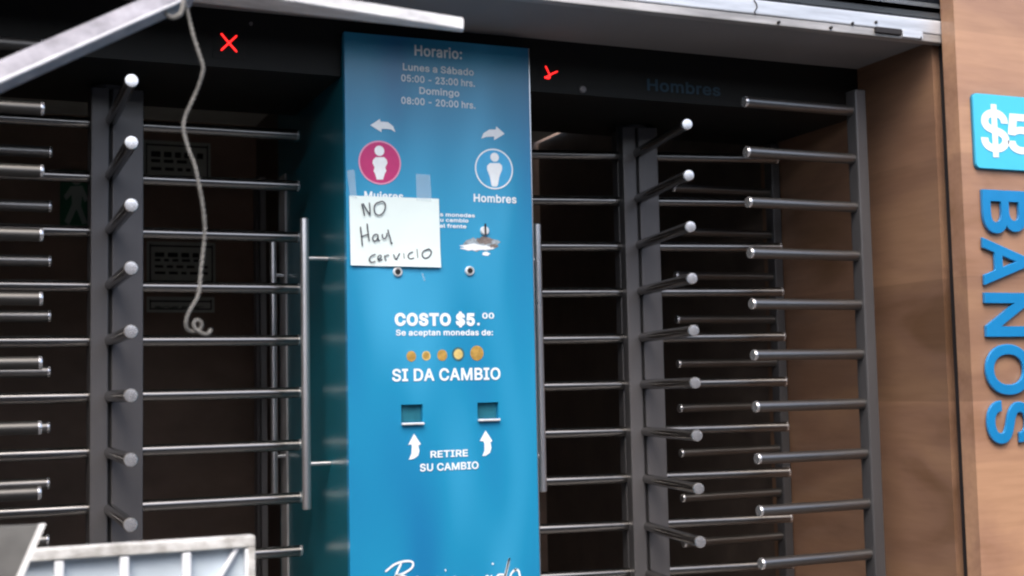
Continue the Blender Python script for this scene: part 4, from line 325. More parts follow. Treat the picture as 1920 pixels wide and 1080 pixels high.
    'á': (411, '160 -29,134 -27,109 -22,86 -13,65 -1,46 15,31 34,19 56,13 81,10 108,12 131,17 153,26 171,38 187,52 200,68 211,85 219,102 225,121 230,139 234,157 237,176 240,197 242,216 245,231 247,243 248,251 250,255 252,255 252,255 252,256 256,256 256,255 269,252 279,249 287,244 294,239 299,231 304,221 308,210 310,196 311,181 310,168 308,157 304,147 299,139 293,132 287,126 280,122 273,111 250,13 279,34 323,48 344,65 361,85 375,105 386,127 395,149 400,172 403,194 404,210 404,226 402,243 399,262 394,279 387,297 377,313 365,328 349,340 330,349 307,355 281,357 252,357 -20,257 -20,257 32,284 32,284 32,276 21,266 10,254 0,239 -10,223 -18,204 -24,183 -27,170 65,189 67,205 70,218 76,230 84,239 93,246 103,251 114,254 126,256 139,258 154,283 170,274 166,265 163,255 160,245 158,235 156,224 154,213 153,203 151,193 150,185 149,178 148,165 146,153 143,141 140,132 136,124 131,119 126,115 121,113 114,112 105,113 96,115 90,118 84,123 79,129 75,137 71,147 68,158 66,130 409,197 549,313 548,223 409,255 252,257 2', '6 5 118 118 117 6 7 6 117 117 116 7 8 7 116 116 115 8 9 8 115 115 114 9 10 9 114 11 10 114 114 113 11 12 11 113 13 12 113 113 112 13 14 13 112 15 14 112 51 50 49 49 48 51 0 84 123 21 106 105 105 104 21 84 0 83 83 85 84 20 107 106 106 21 20 0 123 1 122 1 123 108 107 19 107 20 19 43 42 56 57 56 42 42 41 57 41 58 57 1 122 2 122 121 2 3 2 121 121 120 3 4 3 120 120 119 4 5 4 119 118 5 119 15 112 111 16 15 111 111 110 16 17 16 110 110 109 17 18 17 109 109 108 18 108 19 18 51 48 47 52 51 47 47 46 52 53 52 46 46 45 53 54 53 45 45 44 54 55 54 44 44 43 55 43 56 55 59 40 60 22 103 102 102 101 22 101 23 22 60 40 39 127 125 124 24 100 99 86 81 80 23 101 100 100 24 23 62 61 38 39 38 61 60 39 61 29 28 128 128 28 30 77 78 72 75 77 72 76 75 72 95 76 72 72 71 95 72 78 73 78 74 129 78 77 74 77 75 74 75 76 74 76 95 92 93 92 95 94 93 95 29 27 95 95 71 29 28 29 71 30 28 71 31 30 71 71 70 31 32 31 70 70 69 32 33 32 69 69 68 33 79 74 80 86 80 74 87 86 74 88 87 74 89 88 74 74 76 89 90 89 76 91 90 76 76 92 91 24 99 98 25 24 98 98 97 25 97 96 25 26 25 96 96 95 26 95 27 26 33 68 34 68 67 34 35 34 67 67 66 35 66 65 35 36 35 65 65 64 36 37 36 64 64 63 37 38 37 63 62 38 63 125 127 126 85 83 82 82 81 85 81 86 85 103 22 104 21 104 22 40 59 41 58 41 59 27 29 128 74 79 129 73 78 129'),
    'B+': (512, '17 -43,17 552,242 552,280 549,316 542,348 529,376 511,400 489,418 463,431 435,439 405,441 374,440 348,434 323,425 300,413 281,398 264,381 251,363 240,346 232,358 236,358 299,342 301,364 294,386 282,407 266,425 247,440 224,452 197,459 168,461 136,458 104,451 74,437 45,418 18,393 -4,363 -21,328 -34,289 -41,248 -43,168 100,243 100,274 102,292 107,302 113,307 120,311 127,312 138,311 146,309 154,306 161,300 168,294 174,285 180,275 184,263 187,247 188,168 188,168 328,237 328,250 329,260 332,269 335,277 339,282 344,287 350,290 356,292 363,293 371,291 382,288 390,283 397,275 402,262 407,238 409,168 409,358 237,358 296,403 269', '40 57 0 1 0 57 74 2 75 59 58 57 1 57 58 58 75 1 75 2 1 41 39 42 60 56 55 61 60 55 40 0 39 39 41 40 59 57 56 56 60 59 2 74 73 42 39 38 2 73 3 16 24 17 23 18 17 17 24 23 49 48 20 19 49 20 20 18 76 18 23 76 32 31 46 47 46 31 31 30 47 30 29 47 48 47 29 20 48 29 29 28 20 28 27 20 18 20 27 17 18 27 27 26 17 16 17 26 26 25 16 16 25 78 24 16 78 15 14 24 23 24 14 14 13 23 21 23 13 13 12 21 12 11 21 42 38 37 43 42 37 37 36 43 44 43 36 36 35 44 35 34 44 45 44 34 34 33 45 33 32 45 32 46 45 49 19 50 51 50 19 52 51 19 53 52 19 54 53 19 55 54 19 61 55 19 19 22 61 62 61 22 63 62 22 64 63 22 65 64 22 66 65 22 67 66 22 68 67 22 22 21 68 21 11 68 11 10 68 69 68 10 10 9 69 70 69 9 9 8 70 8 7 70 71 70 7 7 6 71 6 5 71 72 71 5 5 4 72 73 72 4 3 73 4 22 19 76 76 77 22 77 76 23 23 21 77 15 24 78'),
    'A+': (536, '-45 -43,171 552,306 552,525 -43,365 -43,247 288,239 309,232 333,223 359,214 390,203 426,175 521,302 521,274 425,264 389,254 358,245 331,238 308,231 289,116 -43,67 99,67 242,413 242,413 99,239 311,215 242,263 242,314 99,165 99', '0 20 21 20 0 19 11 1 21 0 21 1 7 18 17 28 25 20 18 7 21 7 8 21 8 9 21 9 10 21 11 21 10 16 6 5 22 23 3 3 23 4 2 12 22 22 3 2 16 5 22 15 16 22 14 15 22 13 14 22 22 12 13 26 27 23 7 17 24 7 24 16 16 15 7 8 7 15 15 14 8 9 8 14 14 13 9 10 9 13 13 12 10 11 10 12 1 11 12 12 2 1 6 16 24 25 28 26 18 21 25 21 20 25 22 5 26 23 22 26 4 23 27 27 26 28 20 19 28'),
    'Ñ+': (579, '17 -43,17 552,160 552,379 206,385 197,392 185,400 172,408 158,416 143,425 127,434 110,444 92,478 21,367 4,360 68,359 87,358 106,357 124,356 141,356 156,356 171,356 184,356 195,356 552,506 552,506 -43,363 -43,166 267,157 281,149 294,140 309,131 324,121 341,111 360,99 381,85 404,39 485,160 503,163 431,164 408,165 386,166 365,167 346,167 329,168 314,168 301,168 291,168 -43,308 532,293 533,280 536,268 539,258 543,248 547,240 551,233 555,226 558,222 560,219 561,220 561,225 561,234 562,244 569,248 574,249 576,249 575,243 534,115 534,123 604,129 629,142 653,162 674,189 687,216 691,231 690,245 688,257 684,267 680,276 675,285 671,291 667,296 665,300 663,302 662,301 662,299 662,292 661,284 657,278 651,276 647,276 647,283 689,409 689,401 618,394 593,381 569,361 549,335 536,356 243,168 264,245 549,171 534,117 552,280 673,364 552,356 546', '1 0 36 33 34 0 34 35 0 36 0 35 30 31 0 31 32 0 33 0 32 1 36 67 67 2 102 27 28 0 28 29 0 30 0 29 32 31 42 42 41 32 33 32 41 41 40 33 34 33 40 40 39 34 35 34 39 39 38 35 38 37 35 36 35 37 67 36 37 69 68 2 60 57 56 59 58 57 57 60 59 58 59 60 66 54 55 61 55 54 54 62 61 62 54 100 65 64 63 54 66 100 63 64 62 61 62 64 57 58 66 56 57 66 66 55 56 55 61 56 60 56 61 58 60 61 61 64 58 72 58 64 73 72 64 27 0 47 28 27 46 29 28 46 46 45 29 30 29 45 45 44 30 44 43 30 31 30 43 42 31 43 69 2 58 70 69 58 71 70 58 58 72 71 88 90 89 87 79 103 86 80 87 80 79 87 79 80 91 88 89 87 79 91 103 82 84 83 83 84 85 84 82 85 81 85 82 48 97 23 48 23 89 23 83 89 87 89 83 86 87 83 83 85 86 85 81 86 80 86 81 91 80 81 81 82 91 82 83 91 25 24 12 11 12 24 11 24 10 9 10 24 8 9 24 8 24 7 6 7 24 5 6 24 25 12 26 13 26 12 12 11 13 14 13 11 15 14 11 11 10 15 16 15 10 10 9 16 17 16 9 9 8 17 18 17 8 8 7 18 19 18 7 7 6 19 5 24 4 3 4 24 96 3 24 19 6 20 6 5 20 21 20 5 5 4 21 22 21 4 4 3 22 23 96 104 83 23 95 95 94 83 94 93 83 93 92 83 91 83 92 46 27 99 45 46 22 44 45 22 43 44 22 22 3 98 65 52 51 64 65 51 51 50 64 50 49 64 49 48 64 48 89 64 73 64 89 74 73 89 75 74 89 76 75 89 89 90 76 90 77 76 2 68 102 66 58 2 3 96 98 2 67 101 43 22 98 42 43 98 41 42 98 40 41 98 39 40 98 38 39 98 37 38 98 66 2 101 23 97 105 96 23 105 95 23 104 27 47 99 26 13 99 22 46 99 21 22 99 20 21 99 19 20 99 18 19 99 17 18 99 16 17 99 15 16 99 14 15 99 13 14 99 52 65 53 100 53 65 65 63 100 63 62 100 37 98 101 67 37 101 1 67 102 77 90 78 103 78 90 90 88 103 88 87 103 96 24 104 98 96 105'),
    'O+': (589, '267 -50,217 -46,171 -33,128 -12,89 17,57 53,31 96,12 144,1 197,-3 254,1 311,12 364,31 412,57 455,89 491,128 520,171 542,217 555,267 559,317 555,363 542,406 520,445 491,477 455,503 412,521 364,532 311,536 254,532 197,521 144,502 96,477 54,445 17,406 -12,363 -33,317 -46,267 96,289 98,308 103,326 113,343 125,357 142,369 163,379 188,385 218,387 254,385 290,379 321,369 346,357 367,343 384,326 396,308 405,289 411,267 413,245 411,225 405,207 396,191 383,177 367,164 346,155 320,149 290,147 254,149 218,155 188,164 163,177 142,191 125,207 113,225 104,245 98', '8 7 65 65 64 8 9 8 64 64 63 9 63 62 9 10 9 62 62 61 10 11 10 61 0 71 1 70 1 71 56 55 17 55 18 17 1 70 2 69 2 70 57 56 16 56 17 16 2 69 3 69 68 3 4 3 68 5 4 68 68 67 5 6 5 67 67 66 6 7 6 66 65 7 66 11 61 60 12 11 60 60 59 12 13 12 59 59 58 13 14 13 58 15 14 58 58 57 15 57 16 15 35 38 37 52 19 53 38 35 34 39 38 34 51 20 52 19 52 20 29 28 43 44 43 28 28 27 44 45 44 27 46 45 27 27 26 46 47 46 26 26 25 47 39 34 33 40 39 33 33 32 40 32 31 40 41 40 31 31 30 41 42 41 30 30 29 42 29 43 42 47 25 48 25 24 48 49 48 24 24 23 49 50 49 23 23 22 50 22 21 50 51 50 21 20 51 21 35 37 0 37 36 0 71 0 36 18 55 54 54 53 18 53 19 18'),
    'S+': (503, '224 -52,183 -50,145 -42,110 -30,78 -13,51 9,28 35,11 66,0 99,-11 180,141 180,149 130,152 122,157 115,163 109,171 104,181 99,194 95,208 93,224 92,241 93,256 96,270 100,281 106,289 112,295 118,299 125,301 131,302 139,302 145,301 148,299 151,294 155,287 160,278 166,265 171,250 176,233 181,171 198,128 213,89 233,56 258,30 291,14 330,9 372,12 408,22 442,40 473,62 499,89 520,120 537,154 549,189 556,227 559,265 556,301 549,334 537,364 520,390 499,412 474,429 445,440 413,450 335,304 335,291 385,286 394,277 402,264 409,247 414,224 415,209 415,196 412,184 408,175 403,168 398,164 393,161 388,159 382,158 376,159 369,160 366,163 363,168 358,176 353,187 348,199 343,212 338,224 335,276 321,292 316,309 310,328 303,347 295,366 284,385 272,402 257,418 239,432 218,443 194,449 167,451 138,448 104,439 71,423 40,401 12,373 -10,342 -29,305 -42,266 -49', '6 5 13 13 12 6 7 6 12 12 11 7 8 7 11 11 10 8 9 8 10 45 44 78 78 77 45 46 45 77 0 19 18 0 18 1 17 1 18 52 71 70 87 86 38 86 85 38 1 17 2 17 16 2 3 2 16 16 15 3 4 3 15 15 14 4 5 4 14 13 5 14 38 85 39 85 84 39 84 83 39 40 39 83 83 82 40 41 40 82 82 81 41 81 80 41 42 41 80 43 42 80 80 79 43 44 43 79 78 44 79 46 77 76 47 46 76 76 75 47 48 47 75 75 74 48 49 48 74 74 73 49 50 49 73 73 72 50 51 50 72 72 71 51 71 52 51 21 20 108 37 36 88 53 68 54 88 36 89 68 67 55 54 68 55 100 99 28 29 28 99 99 98 29 62 61 63 21 108 107 22 21 107 107 106 22 23 22 106 106 105 23 24 23 105 105 104 24 25 24 104 104 103 25 26 25 103 103 102 26 27 26 102 102 101 27 101 100 27 100 28 27 29 98 30 98 97 30 97 96 30 31 30 96 96 95 31 32 31 95 95 94 32 94 93 32 33 32 93 93 92 33 34 33 92 92 91 34 35 34 91 91 90 35 36 35 90 89 36 90 63 61 64 61 60 64 60 59 64 65 64 59 59 58 65 58 57 65 66 65 57 57 56 66 67 66 56 55 67 56 108 20 0 19 0 20 87 38 37 37 88 87 68 53 69 70 69 53 52 70 53'),
    '$+': (503, '159 -117,159 626,287 626,287 -117,224 -52,183 -50,145 -42,110 -30,78 -13,51 9,28 35,11 66,0 99,-11 180,141 180,149 130,152 122,157 115,163 109,171 104,181 99,194 95,208 93,224 92,241 93,256 96,270 100,281 106,289 112,295 118,299 125,301 131,302 139,302 145,301 148,299 151,294 155,287 160,278 166,265 171,250 176,233 181,171 198,128 213,89 233,56 258,30 291,14 330,9 372,12 408,22 442,40 473,62 499,89 520,120 537,154 549,189 556,227 559,265 556,301 549,334 537,364 520,390 499,412 474,429 445,440 413,450 335,304 335,291 385,286 394,277 402,264 409,247 414,224 415,209 415,196 412,184 408,175 403,168 398,164 393,161 388,159 382,158 376,159 369,160 366,163 363,168 358,176 353,187 348,199 343,212 338,224 335,276 321,292 316,309 310,328 303,347 295,366 284,385 272,402 257,418 239,432 218,443 194,449 167,451 138,448 104,439 71,423 40,401 12,373 -10,342 -29,305 -42,266 -49,159 -45,159 113,287 111,159 202,159 550,287 552,287 392,159 381,159 371,287 317,287 -45', '10 9 17 17 16 10 11 10 16 16 15 11 12 11 15 15 14 12 13 12 14 49 48 82 83 84 85 78 86 87 87 77 78 80 81 86 79 80 86 86 78 79 89 75 88 76 88 75 4 23 22 91 73 90 74 90 73 4 22 5 21 5 22 90 74 89 75 89 74 56 75 74 91 90 42 90 89 42 88 76 87 77 87 76 4 5 0 5 21 20 25 40 24 26 38 39 25 24 112 26 39 25 40 25 39 41 40 92 57 72 58 38 26 27 38 27 37 72 71 58 57 58 2 106 105 31 105 104 31 32 31 104 104 103 32 33 32 103 103 102 33 66 65 67 109 108 28 29 28 108 108 107 29 30 29 107 107 106 30 106 31 30 33 102 34 102 101 34 101 100 34 35 34 100 100 99 35 36 35 99 99 98 36 98 97 36 37 36 97 97 96 37 67 65 68 65 64 68 64 63 68 4 0 3 3 112 4 112 24 4 23 4 24 24 40 23 40 41 23 22 23 41 21 22 41 20 21 41 19 20 41 91 42 41 41 92 91 70 71 91 71 72 91 73 91 72 72 57 73 74 73 57 56 74 57 1 56 57 57 2 1 50 49 82 48 47 82 120 117 82 55 54 82 54 53 82 53 52 82 52 51 82 51 50 82 9 8 17 44 43 82 45 44 82 46 45 82 47 46 82 7 6 17 8 7 17 75 56 76 85 86 81 18 19 41 114 113 18 19 18 5 20 19 5 89 88 42 117 120 81 41 42 18 84 83 42 85 84 42 86 85 42 87 86 42 88 87 42 83 85 81 79 78 56 78 77 56 77 76 56 96 95 37 63 62 68 118 119 68 94 93 37 95 94 37 60 59 68 61 60 68 62 61 68 69 70 91 119 118 69 70 69 58 71 70 58 40 39 92 92 37 122 91 92 69 38 37 92 39 38 92 110 109 28 111 28 115 111 110 28 25 112 26 123 115 27 27 26 112 0 5 113 5 18 113 17 6 113 113 114 17 37 27 115 18 42 114 116 114 42 42 83 116 82 43 116 55 82 117 56 1 117 79 56 117 80 79 117 81 80 117 2 58 118 58 69 118 68 59 118 37 93 122 116 83 121 82 116 121 83 81 120 120 121 83 69 92 119 122 119 92 115 123 111 112 3 123 27 112 123'),
    '5+': (509, '221 -50,186 -48,152 -40,121 -28,92 -10,68 11,47 36,31 64,21 96,11 173,158 173,167 127,169 121,173 115,178 109,184 104,192 99,201 96,210 94,221 93,234 94,244 97,254 101,263 108,270 115,276 125,281 136,284 148,285 162,284 177,281 189,276 201,269 210,262 218,253 225,243 230,231 233,217 234,206 233,194 231,182 228,171 223,163 219,141 201,20 215,57 552,409 552,409 409,189 409,182 344,122 344,125 347,143 357,163 365,185 372,207 375,230 377,258 375,285 370,311 361,335 348,357 333,376 315,393 294,408 271,419 247,427 220,432 192,434 163,431 125,422 88,406 54,386 24,360 -1,330 -22,296 -38,260 -47,185 372', '50 43 42 7 6 12 12 11 7 8 7 11 11 10 8 9 8 10 43 50 44 45 44 50 50 51 45 51 52 45 0 19 18 0 18 1 18 17 1 49 40 39 39 38 49 38 37 49 56 55 49 54 49 77 1 17 2 17 16 2 3 2 16 16 15 3 4 3 15 15 14 4 5 4 14 14 13 5 6 5 13 12 6 13 50 42 41 41 40 50 40 49 50 51 50 49 52 51 49 53 52 49 49 54 53 54 48 53 52 53 48 45 52 48 21 20 76 36 35 57 47 46 48 21 76 75 22 21 75 75 74 22 23 22 74 74 73 23 24 23 73 73 72 24 25 24 72 72 71 25 26 25 71 71 70 26 70 69 26 27 26 69 69 68 27 28 27 68 68 67 28 29 28 67 67 66 29 30 29 66 66 65 30 31 30 65 65 64 31 64 63 31 32 31 63 63 62 32 33 32 62 62 61 33 61 60 33 34 33 60 60 59 34 35 34 59 59 58 35 57 35 58 76 20 0 19 0 20 49 37 36 36 57 49 56 49 57 45 48 46 49 55 77 48 54 77'),
    'C+': (566, '267 -50,218 -46,171 -33,127 -12,89 17,57 53,31 96,12 144,1 197,-3 254,1 311,12 364,31 412,57 455,89 491,127 520,171 542,218 555,267 559,297 557,326 553,354 545,380 535,406 521,429 505,450 486,469 464,485 440,498 414,508 386,527 305,376 305,363 351,359 362,353 371,347 379,340 387,332 394,323 399,313 404,303 408,292 410,280 412,268 413,245 411,225 405,207 396,190 383,176 366,164 345,155 320,149 290,147 254,149 219,155 189,164 163,176 142,191 126,207 113,225 104,245 98,268 96,280 97,291 98,303 101,313 105,323 110,332 115,340 122,347 129,353 138,359 147,363 158,376 203,527 203,509 123,499 95,485 69,469 45,450 23,429 4,406 -12,381 -26,354 -36,326 -44,297 -48', '7 6 55 55 54 7 8 7 54 54 53 8 9 8 53 53 52 9 52 51 9 10 9 51 51 50 10 11 10 50 50 49 11 12 11 49 1 59 2 59 58 2 0 61 60 41 19 42 61 0 62 18 44 43 43 42 18 42 19 18 0 60 1 59 1 60 17 45 44 44 18 17 2 58 3 58 57 3 4 3 57 5 4 57 57 56 5 6 5 56 55 6 56 12 49 48 13 12 48 48 47 13 14 13 47 15 14 47 47 46 15 16 15 46 46 45 16 45 17 16 64 84 83 65 64 83 40 39 21 20 40 21 76 75 72 73 72 75 75 74 73 30 29 31 32 31 29 29 28 32 65 83 82 66 65 82 82 81 66 67 66 81 81 80 67 68 67 80 80 79 68 69 68 79 79 78 69 70 69 78 78 77 70 71 70 77 77 76 71 76 72 71 32 28 33 28 27 33 34 33 27 27 26 34 35 34 26 26 25 35 36 35 25 25 24 36 37 36 24 24 23 37 38 37 23 23 22 38 39 38 22 21 39 22 62 0 85 63 62 85 85 84 63 84 64 63 40 20 41 19 41 20'),
    'T+': (505, '-11 409,-11 552,460 552,460 409,300 409,300 -43,150 -43,150 409', '1 0 7 3 2 4 7 6 5 5 4 7 4 2 7 1 7 2'),
    'I+': (356, '-12 -43,-12 100,75 100,75 409,-12 409,-12 552,312 552,312 409,226 409,226 100,312 100,312 -43', '1 0 2 3 5 4 9 11 10 7 6 8 2 0 11 11 9 2 3 2 9 9 8 3 8 6 3 5 3 6'),
    'D+': (558, '220 -43,53 -43,53 100,213 100,248 102,275 109,296 118,314 131,328 147,340 167,349 192,354 221,356 255,354 289,349 318,340 343,328 362,315 378,298 391,277 400,252 406,219 409,50 409,50 552,227 552,279 548,329 536,374 516,414 488,446 452,472 410,490 363,501 311,505 255,501 199,490 147,472 99,446 57,412 22,372 -7,326 -27,274 -39,168 552,168 -43,17 -43,17 552,168 409,168 100', '45 44 22 22 23 45 0 3 43 2 43 47 43 2 1 44 1 2 22 44 2 22 2 46 22 46 42 23 22 42 41 5 4 5 41 40 40 6 5 20 19 25 24 20 25 41 4 0 3 0 4 20 24 21 42 21 24 37 36 8 9 8 36 36 35 9 10 9 35 35 34 10 11 10 34 34 33 11 12 11 33 13 12 33 33 32 13 14 13 32 32 31 14 15 14 31 31 30 15 16 15 30 30 29 16 6 40 39 7 6 39 39 38 7 38 37 7 37 8 7 16 29 17 29 28 17 28 27 17 18 17 27 27 26 18 19 18 26 25 19 26 21 42 46 2 47 46 43 3 47'),
    'M+': (684, '17 -43,17 552,181 552,317 203,321 194,324 184,328 173,332 161,336 149,340 136,344 123,349 109,353 96,356 84,360 72,379 6,249 6,270 72,273 83,277 95,281 108,285 121,289 134,293 147,297 160,301 172,305 183,309 193,312 202,447 552,611 552,611 -43,461 -43,461 291,461 302,461 314,461 327,462 341,462 355,462 370,462 384,463 399,463 414,463 429,464 443,465 500,571 500,549 429,544 412,538 396,533 380,528 364,523 349,517 334,513 320,508 307,503 295,499 285,496 275,371 -43,257 -43,130 275,127 284,123 295,119 306,114 319,109 333,104 347,99 362,94 378,88 394,83 410,77 426,51 500,160 500,162 445,163 432,163 417,163 402,164 387,164 372,164 358,164 343,165 329,165 316,165 303,165 291,165 -43,315 209,461 187,165 188', '71 72 0 1 0 72 72 73 1 65 66 0 66 67 0 67 68 0 68 69 0 69 70 0 71 0 70 61 62 0 62 63 0 63 64 0 65 0 64 68 67 80 80 79 68 69 68 79 79 78 69 70 69 78 78 77 70 71 70 77 77 76 71 72 71 76 76 75 72 75 74 72 73 72 74 23 24 86 24 25 86 25 26 86 26 27 86 27 28 86 85 86 28 84 85 28 83 84 28 82 83 28 61 0 87 86 61 90 62 61 86 63 62 86 86 85 63 64 63 85 85 84 64 65 64 84 84 83 65 66 65 83 83 82 66 67 66 82 82 81 67 80 67 81 74 75 2 73 74 2 1 73 2 7 8 33 6 7 33 5 6 33 4 5 33 3 4 33 33 34 3 34 35 3 35 36 3 36 37 3 37 38 3 48 49 31 31 30 48 47 48 30 30 46 47 53 54 31 52 53 31 51 52 31 50 51 31 31 49 50 57 58 31 56 57 31 55 56 31 31 54 55 52 51 39 40 39 51 51 50 40 41 40 50 50 49 41 42 41 49 49 48 42 43 42 48 48 47 43 44 43 47 45 44 47 47 46 45 31 58 32 58 33 89 58 57 33 34 33 57 57 56 34 35 34 56 56 55 35 36 35 55 55 54 36 37 36 54 54 53 37 38 37 53 53 52 38 52 39 38 45 46 29 46 30 29 59 15 60 16 60 15 17 16 15 15 14 17 18 17 14 14 13 18 19 18 13 13 12 19 20 19 12 12 11 20 21 20 11 11 10 21 22 21 10 10 9 22 23 22 9 9 8 23 24 23 8 8 7 24 25 24 7 7 6 25 26 25 6 6 5 26 27 26 5 5 4 27 28 27 4 4 3 28 28 3 88 3 38 39 88 3 40 39 40 3 2 75 88 82 28 88 81 82 88 80 81 88 79 80 88 78 79 88 77 78 88 76 77 88 75 76 88 44 45 29 29 88 44 43 44 88 42 43 88 41 42 88 40 41 88 8 9 33 89 33 14 13 14 33 12 13 33 11 12 33 10 11 33 9 10 33 32 58 89 15 59 89 14 15 89 61 87 90 60 16 90 23 86 90 22 23 90 21 22 90 20 21 90 19 20 90 18 19 90 17 18 90 16 17 90'),
    ' ': (198, '', ''),
}

def text_mesh(s, heavy=False):
    """list of (x, z) points with the cap height scaled to 1, and triangles"""
    V, T, x = [], [], 0
    lo = -0.043 if heavy else -0.020; h = 0.509 - 2*lo
    for ch in s:
        adv, vs_, fs_ = GLYPHS.get(ch+'+' if heavy else ch) or GLYPHS[ch]
        n = len(V)
        if vs_:
            V += [((x+int(p.split()[0]))/1000/h, (int(p.split()[1])/1000-lo)/h) for p in vs_.split(',')]
            f = [int(i)+n for i in fs_.split()]; T += [f[i:i+3] for i in range(0, len(f), 3)]
        x += adv
    return V, T
def add_text(bm, s, x0, x1, zbase, caph, y, heavy=False):
    V, T = text_mesh(s, heavy); lo = min(p[0] for p in V); hi = max(p[0] for p in V)
    q = [bm.verts.new((x0+(p[0]-lo)/(hi-lo)*(x1-x0), y, zbase+p[1]*caph)) for p in V]
    for t in T: bm.faces.new([q[i] for i in t])
def fill_poly(bm, pts):
    """flat polygon, cut into triangles that do not overlap"""
    q = [bm.verts.new(p) for p in pts]
    for t in tessellate_polygon([[Vector(p) for p in pts]]): bm.faces.new([q[i] for i in t])

# ================================================================== the setting
bm = bmesh.new(); box(bm, -60, 60, -60, 60, -0.3, 0.0)
tag(obj('ground', bm, M['pavement']), kind='structure')

# ------------------------------------------------------------------ the building front
XL, XR = -0.26, 2.643           # the opening
YF, YG0, YG1 = 2.885, 2.94, 2.985   # front face, shutter groove
ZC, ZL = 2.512, 2.357           # recess ceiling, lintel underside
YL0, YL1 = 3.335, 3.86
YB = 5.9
KX0, KX1, KY, KZ = 0.9241, 1.464, 3.30, 2.471
front = thing('shop_front', 'wood clad building front with dark recessed entrance behind the turnstiles', 'building', (1.19, 2.9, 0))
def bpart(name, bm, m, parent=front):
    o = obj(name, bm, m, None); o.parent = parent; o.matrix_parent_inverse = Matrix.Translation(parent.location).inverted(); return o
bpart('wood_wall', boxes((XR, 5.2, YF, YG0, 0, 3.6)), M['wood_x_lit'])
bpart('wood_wall', boxes((-3.2, XL, YF, YG0, 0, 3.6)), M['wood_x_lit'])
bpart('side_wall', boxes((XR, XR+0.15, YG1, 3.90, 0, 3.0)), M['wood_y'])
bpart('inner_side_wall', boxes((XR+0.02, XR+0.15, 3.901, YB, 0, 2.75)), M['inner_dark'])
bpart('side_wall', boxes((XL-0.15, XL, YG1, YB, 0, 3.0)), M['wood_y'])
bpart('ceiling', boxes((XL, XR, YG1, YL0, ZC, ZC+0.1)), M['ceiling'])
lin = bpart('lintel', boxes((XL, KX0-0.002, YL0, YL1, ZL, ZC), (KX1+0.002, XR, YL0, YL1, ZL, ZC), (KX0-0.002, KX1+0.002, YL0, YL1, KZ+0.004, ZC)), M['lintel'])
bpart('inner_ceiling', boxes((XL, XR, YL1, YB, 2.75, 2.85), ), M['inner_ceiling'])
bpart('header_wall', boxes((XL, XR, YL1-0.06, YL1-0.002, ZC+0.002, 2.85)), M['lintel'])
bpart('rear_wall', boxes((XL-0.15, XR+0.15, YB, YB+0.1, 0, 2.85)), M['inner_wall'])
bpart('partition', boxes((1.225, 1.30, 4.14, YB, 0, 2.75)), M['inner_dark'])
bpart('floor', boxes((XL, XR, YG1, YB, 0.0, 0.012)), M['tile'])
bpart('upper_wall', boxes((-3.2, 5.2, YG1+0.05, YG1+0.25, 3.0, 3.6)), M['ceiling'])
for pxa, pxb, yy, mm in ((481, 486, 4.9, 'inner_trim'), (489, 500, 4.9, 'inner_post')):
    a = P(pxa, 600, Y=yy); b = P(pxb, 600, Y=yy)
    bpart('door_frame', boxes((a.x, b.x, yy, yy+0.05, 0.013, 2.34)), M[mm])
# faint lettering on the lintel
bm = bmesh.new(); a = P(1213, 171, Y=YL0); b = P(1350, 180, Y=YL0)
add_text(bm, 'Hombres', a.x, b.x, (a.z+b.z)/2, 0.036, YL0-0.003)
o = bpart('lettering', bm, M['faint_blue'], front); tag(o, 'dull blue word Hombres')

# ------------------------------------------------------------------ roller shutter
sh = thing('roller_shutter', 'rolled up grey metal shutter with scuffed aluminium bottom bar', 'shutter', (1.19, 2.96, 2.5))
zb = 2.498
bm = bmesh.new(); box(bm, XL-0.03, XR+0.022, 2.945, 2.972, zb+0.024, zb+0.066, 0.004)
bpart('bottom_bar', bm, M['alu'], sh)
bm = bmesh.new(); box(bm, XL-0.03, XR+0.022, 2.948, 2.98, zb, zb+0.0235, 0.003)
bpart('bottom_lip', bm, M['alu_lip'], sh)
bm = bmesh.new()                                    # interlocking curved slats
z = zb+0.068
prof = []
while z < 3.3:
    prof += [(2.962, z), (2.950, z+0.006), (2.946, z+0.020), (2.946, z+0.036), (2.952, z+0.050), (2.964, z+0.056)]
    z += 0.058
prev = None
for y, zz in prof:
    r = [bm.verts.new((XL-0.03, y, zz)), bm.verts.new((XR+0.022, y, zz))]
    if prev: bm.faces.new((prev[0], prev[1], r[1], r[0]))
    prev = r
bmesh.ops.solidify(bm, geom=list(bm.faces), thickness=0.002)
bpart('slat_curtain', bm, M['shutter'], sh)
for xs in (XR+0.026, XL-0.066):
    bpart('guide_channel', boxes((xs, xs+0.04, YG0+0.001, YG1-0.001, 0, 3.4)), M['black_gap'], sh)
a = P(1688, 63, Y=2.947); b = P(1640, 66, Y=2.947)
bm = bmesh.new(); box(bm, b.x, a.x, 2.938, 2.950, zb+0.008, zb+0.026, 0.003); bpart('latch', bm, M['black_gap'], sh)
bm = bmesh.new(); a2 = P(1728, 66, Y=2.947); box(bm, a.x+0.004, a2.x, 2.940, 2.950, zb+0.004, zb+0.026, 0.002); bpart('latch_plate', bm, M['alu'], sh)
bm = bmesh.new()
for px, py in ((1598, 44), (1642, 42), (1558, 52), (1460, 42), (1725, 71)):
    a = P(px, py, Y=2.945); lathe(bm, [(-0.004, 0.0045), (0.003, 0.0045), (0.0045, 0.002)], (a.x, 2.944, a.z), (0, -1, 0), 8)
bpart('rivet', bm, M['black_gap'], sh)
bm = bmesh.new(); pts = [P(px, py, Y=2.943) for px, py in ((1414, 0), (1419, 8), (1420, 14), (1415, 22), (1417, 27))]
tube(bm, [(p.x, 2.9435, p.z) for p in pts], 0.0016, 6); bpart('bent_wire', bm, M['black_gap'], sh)

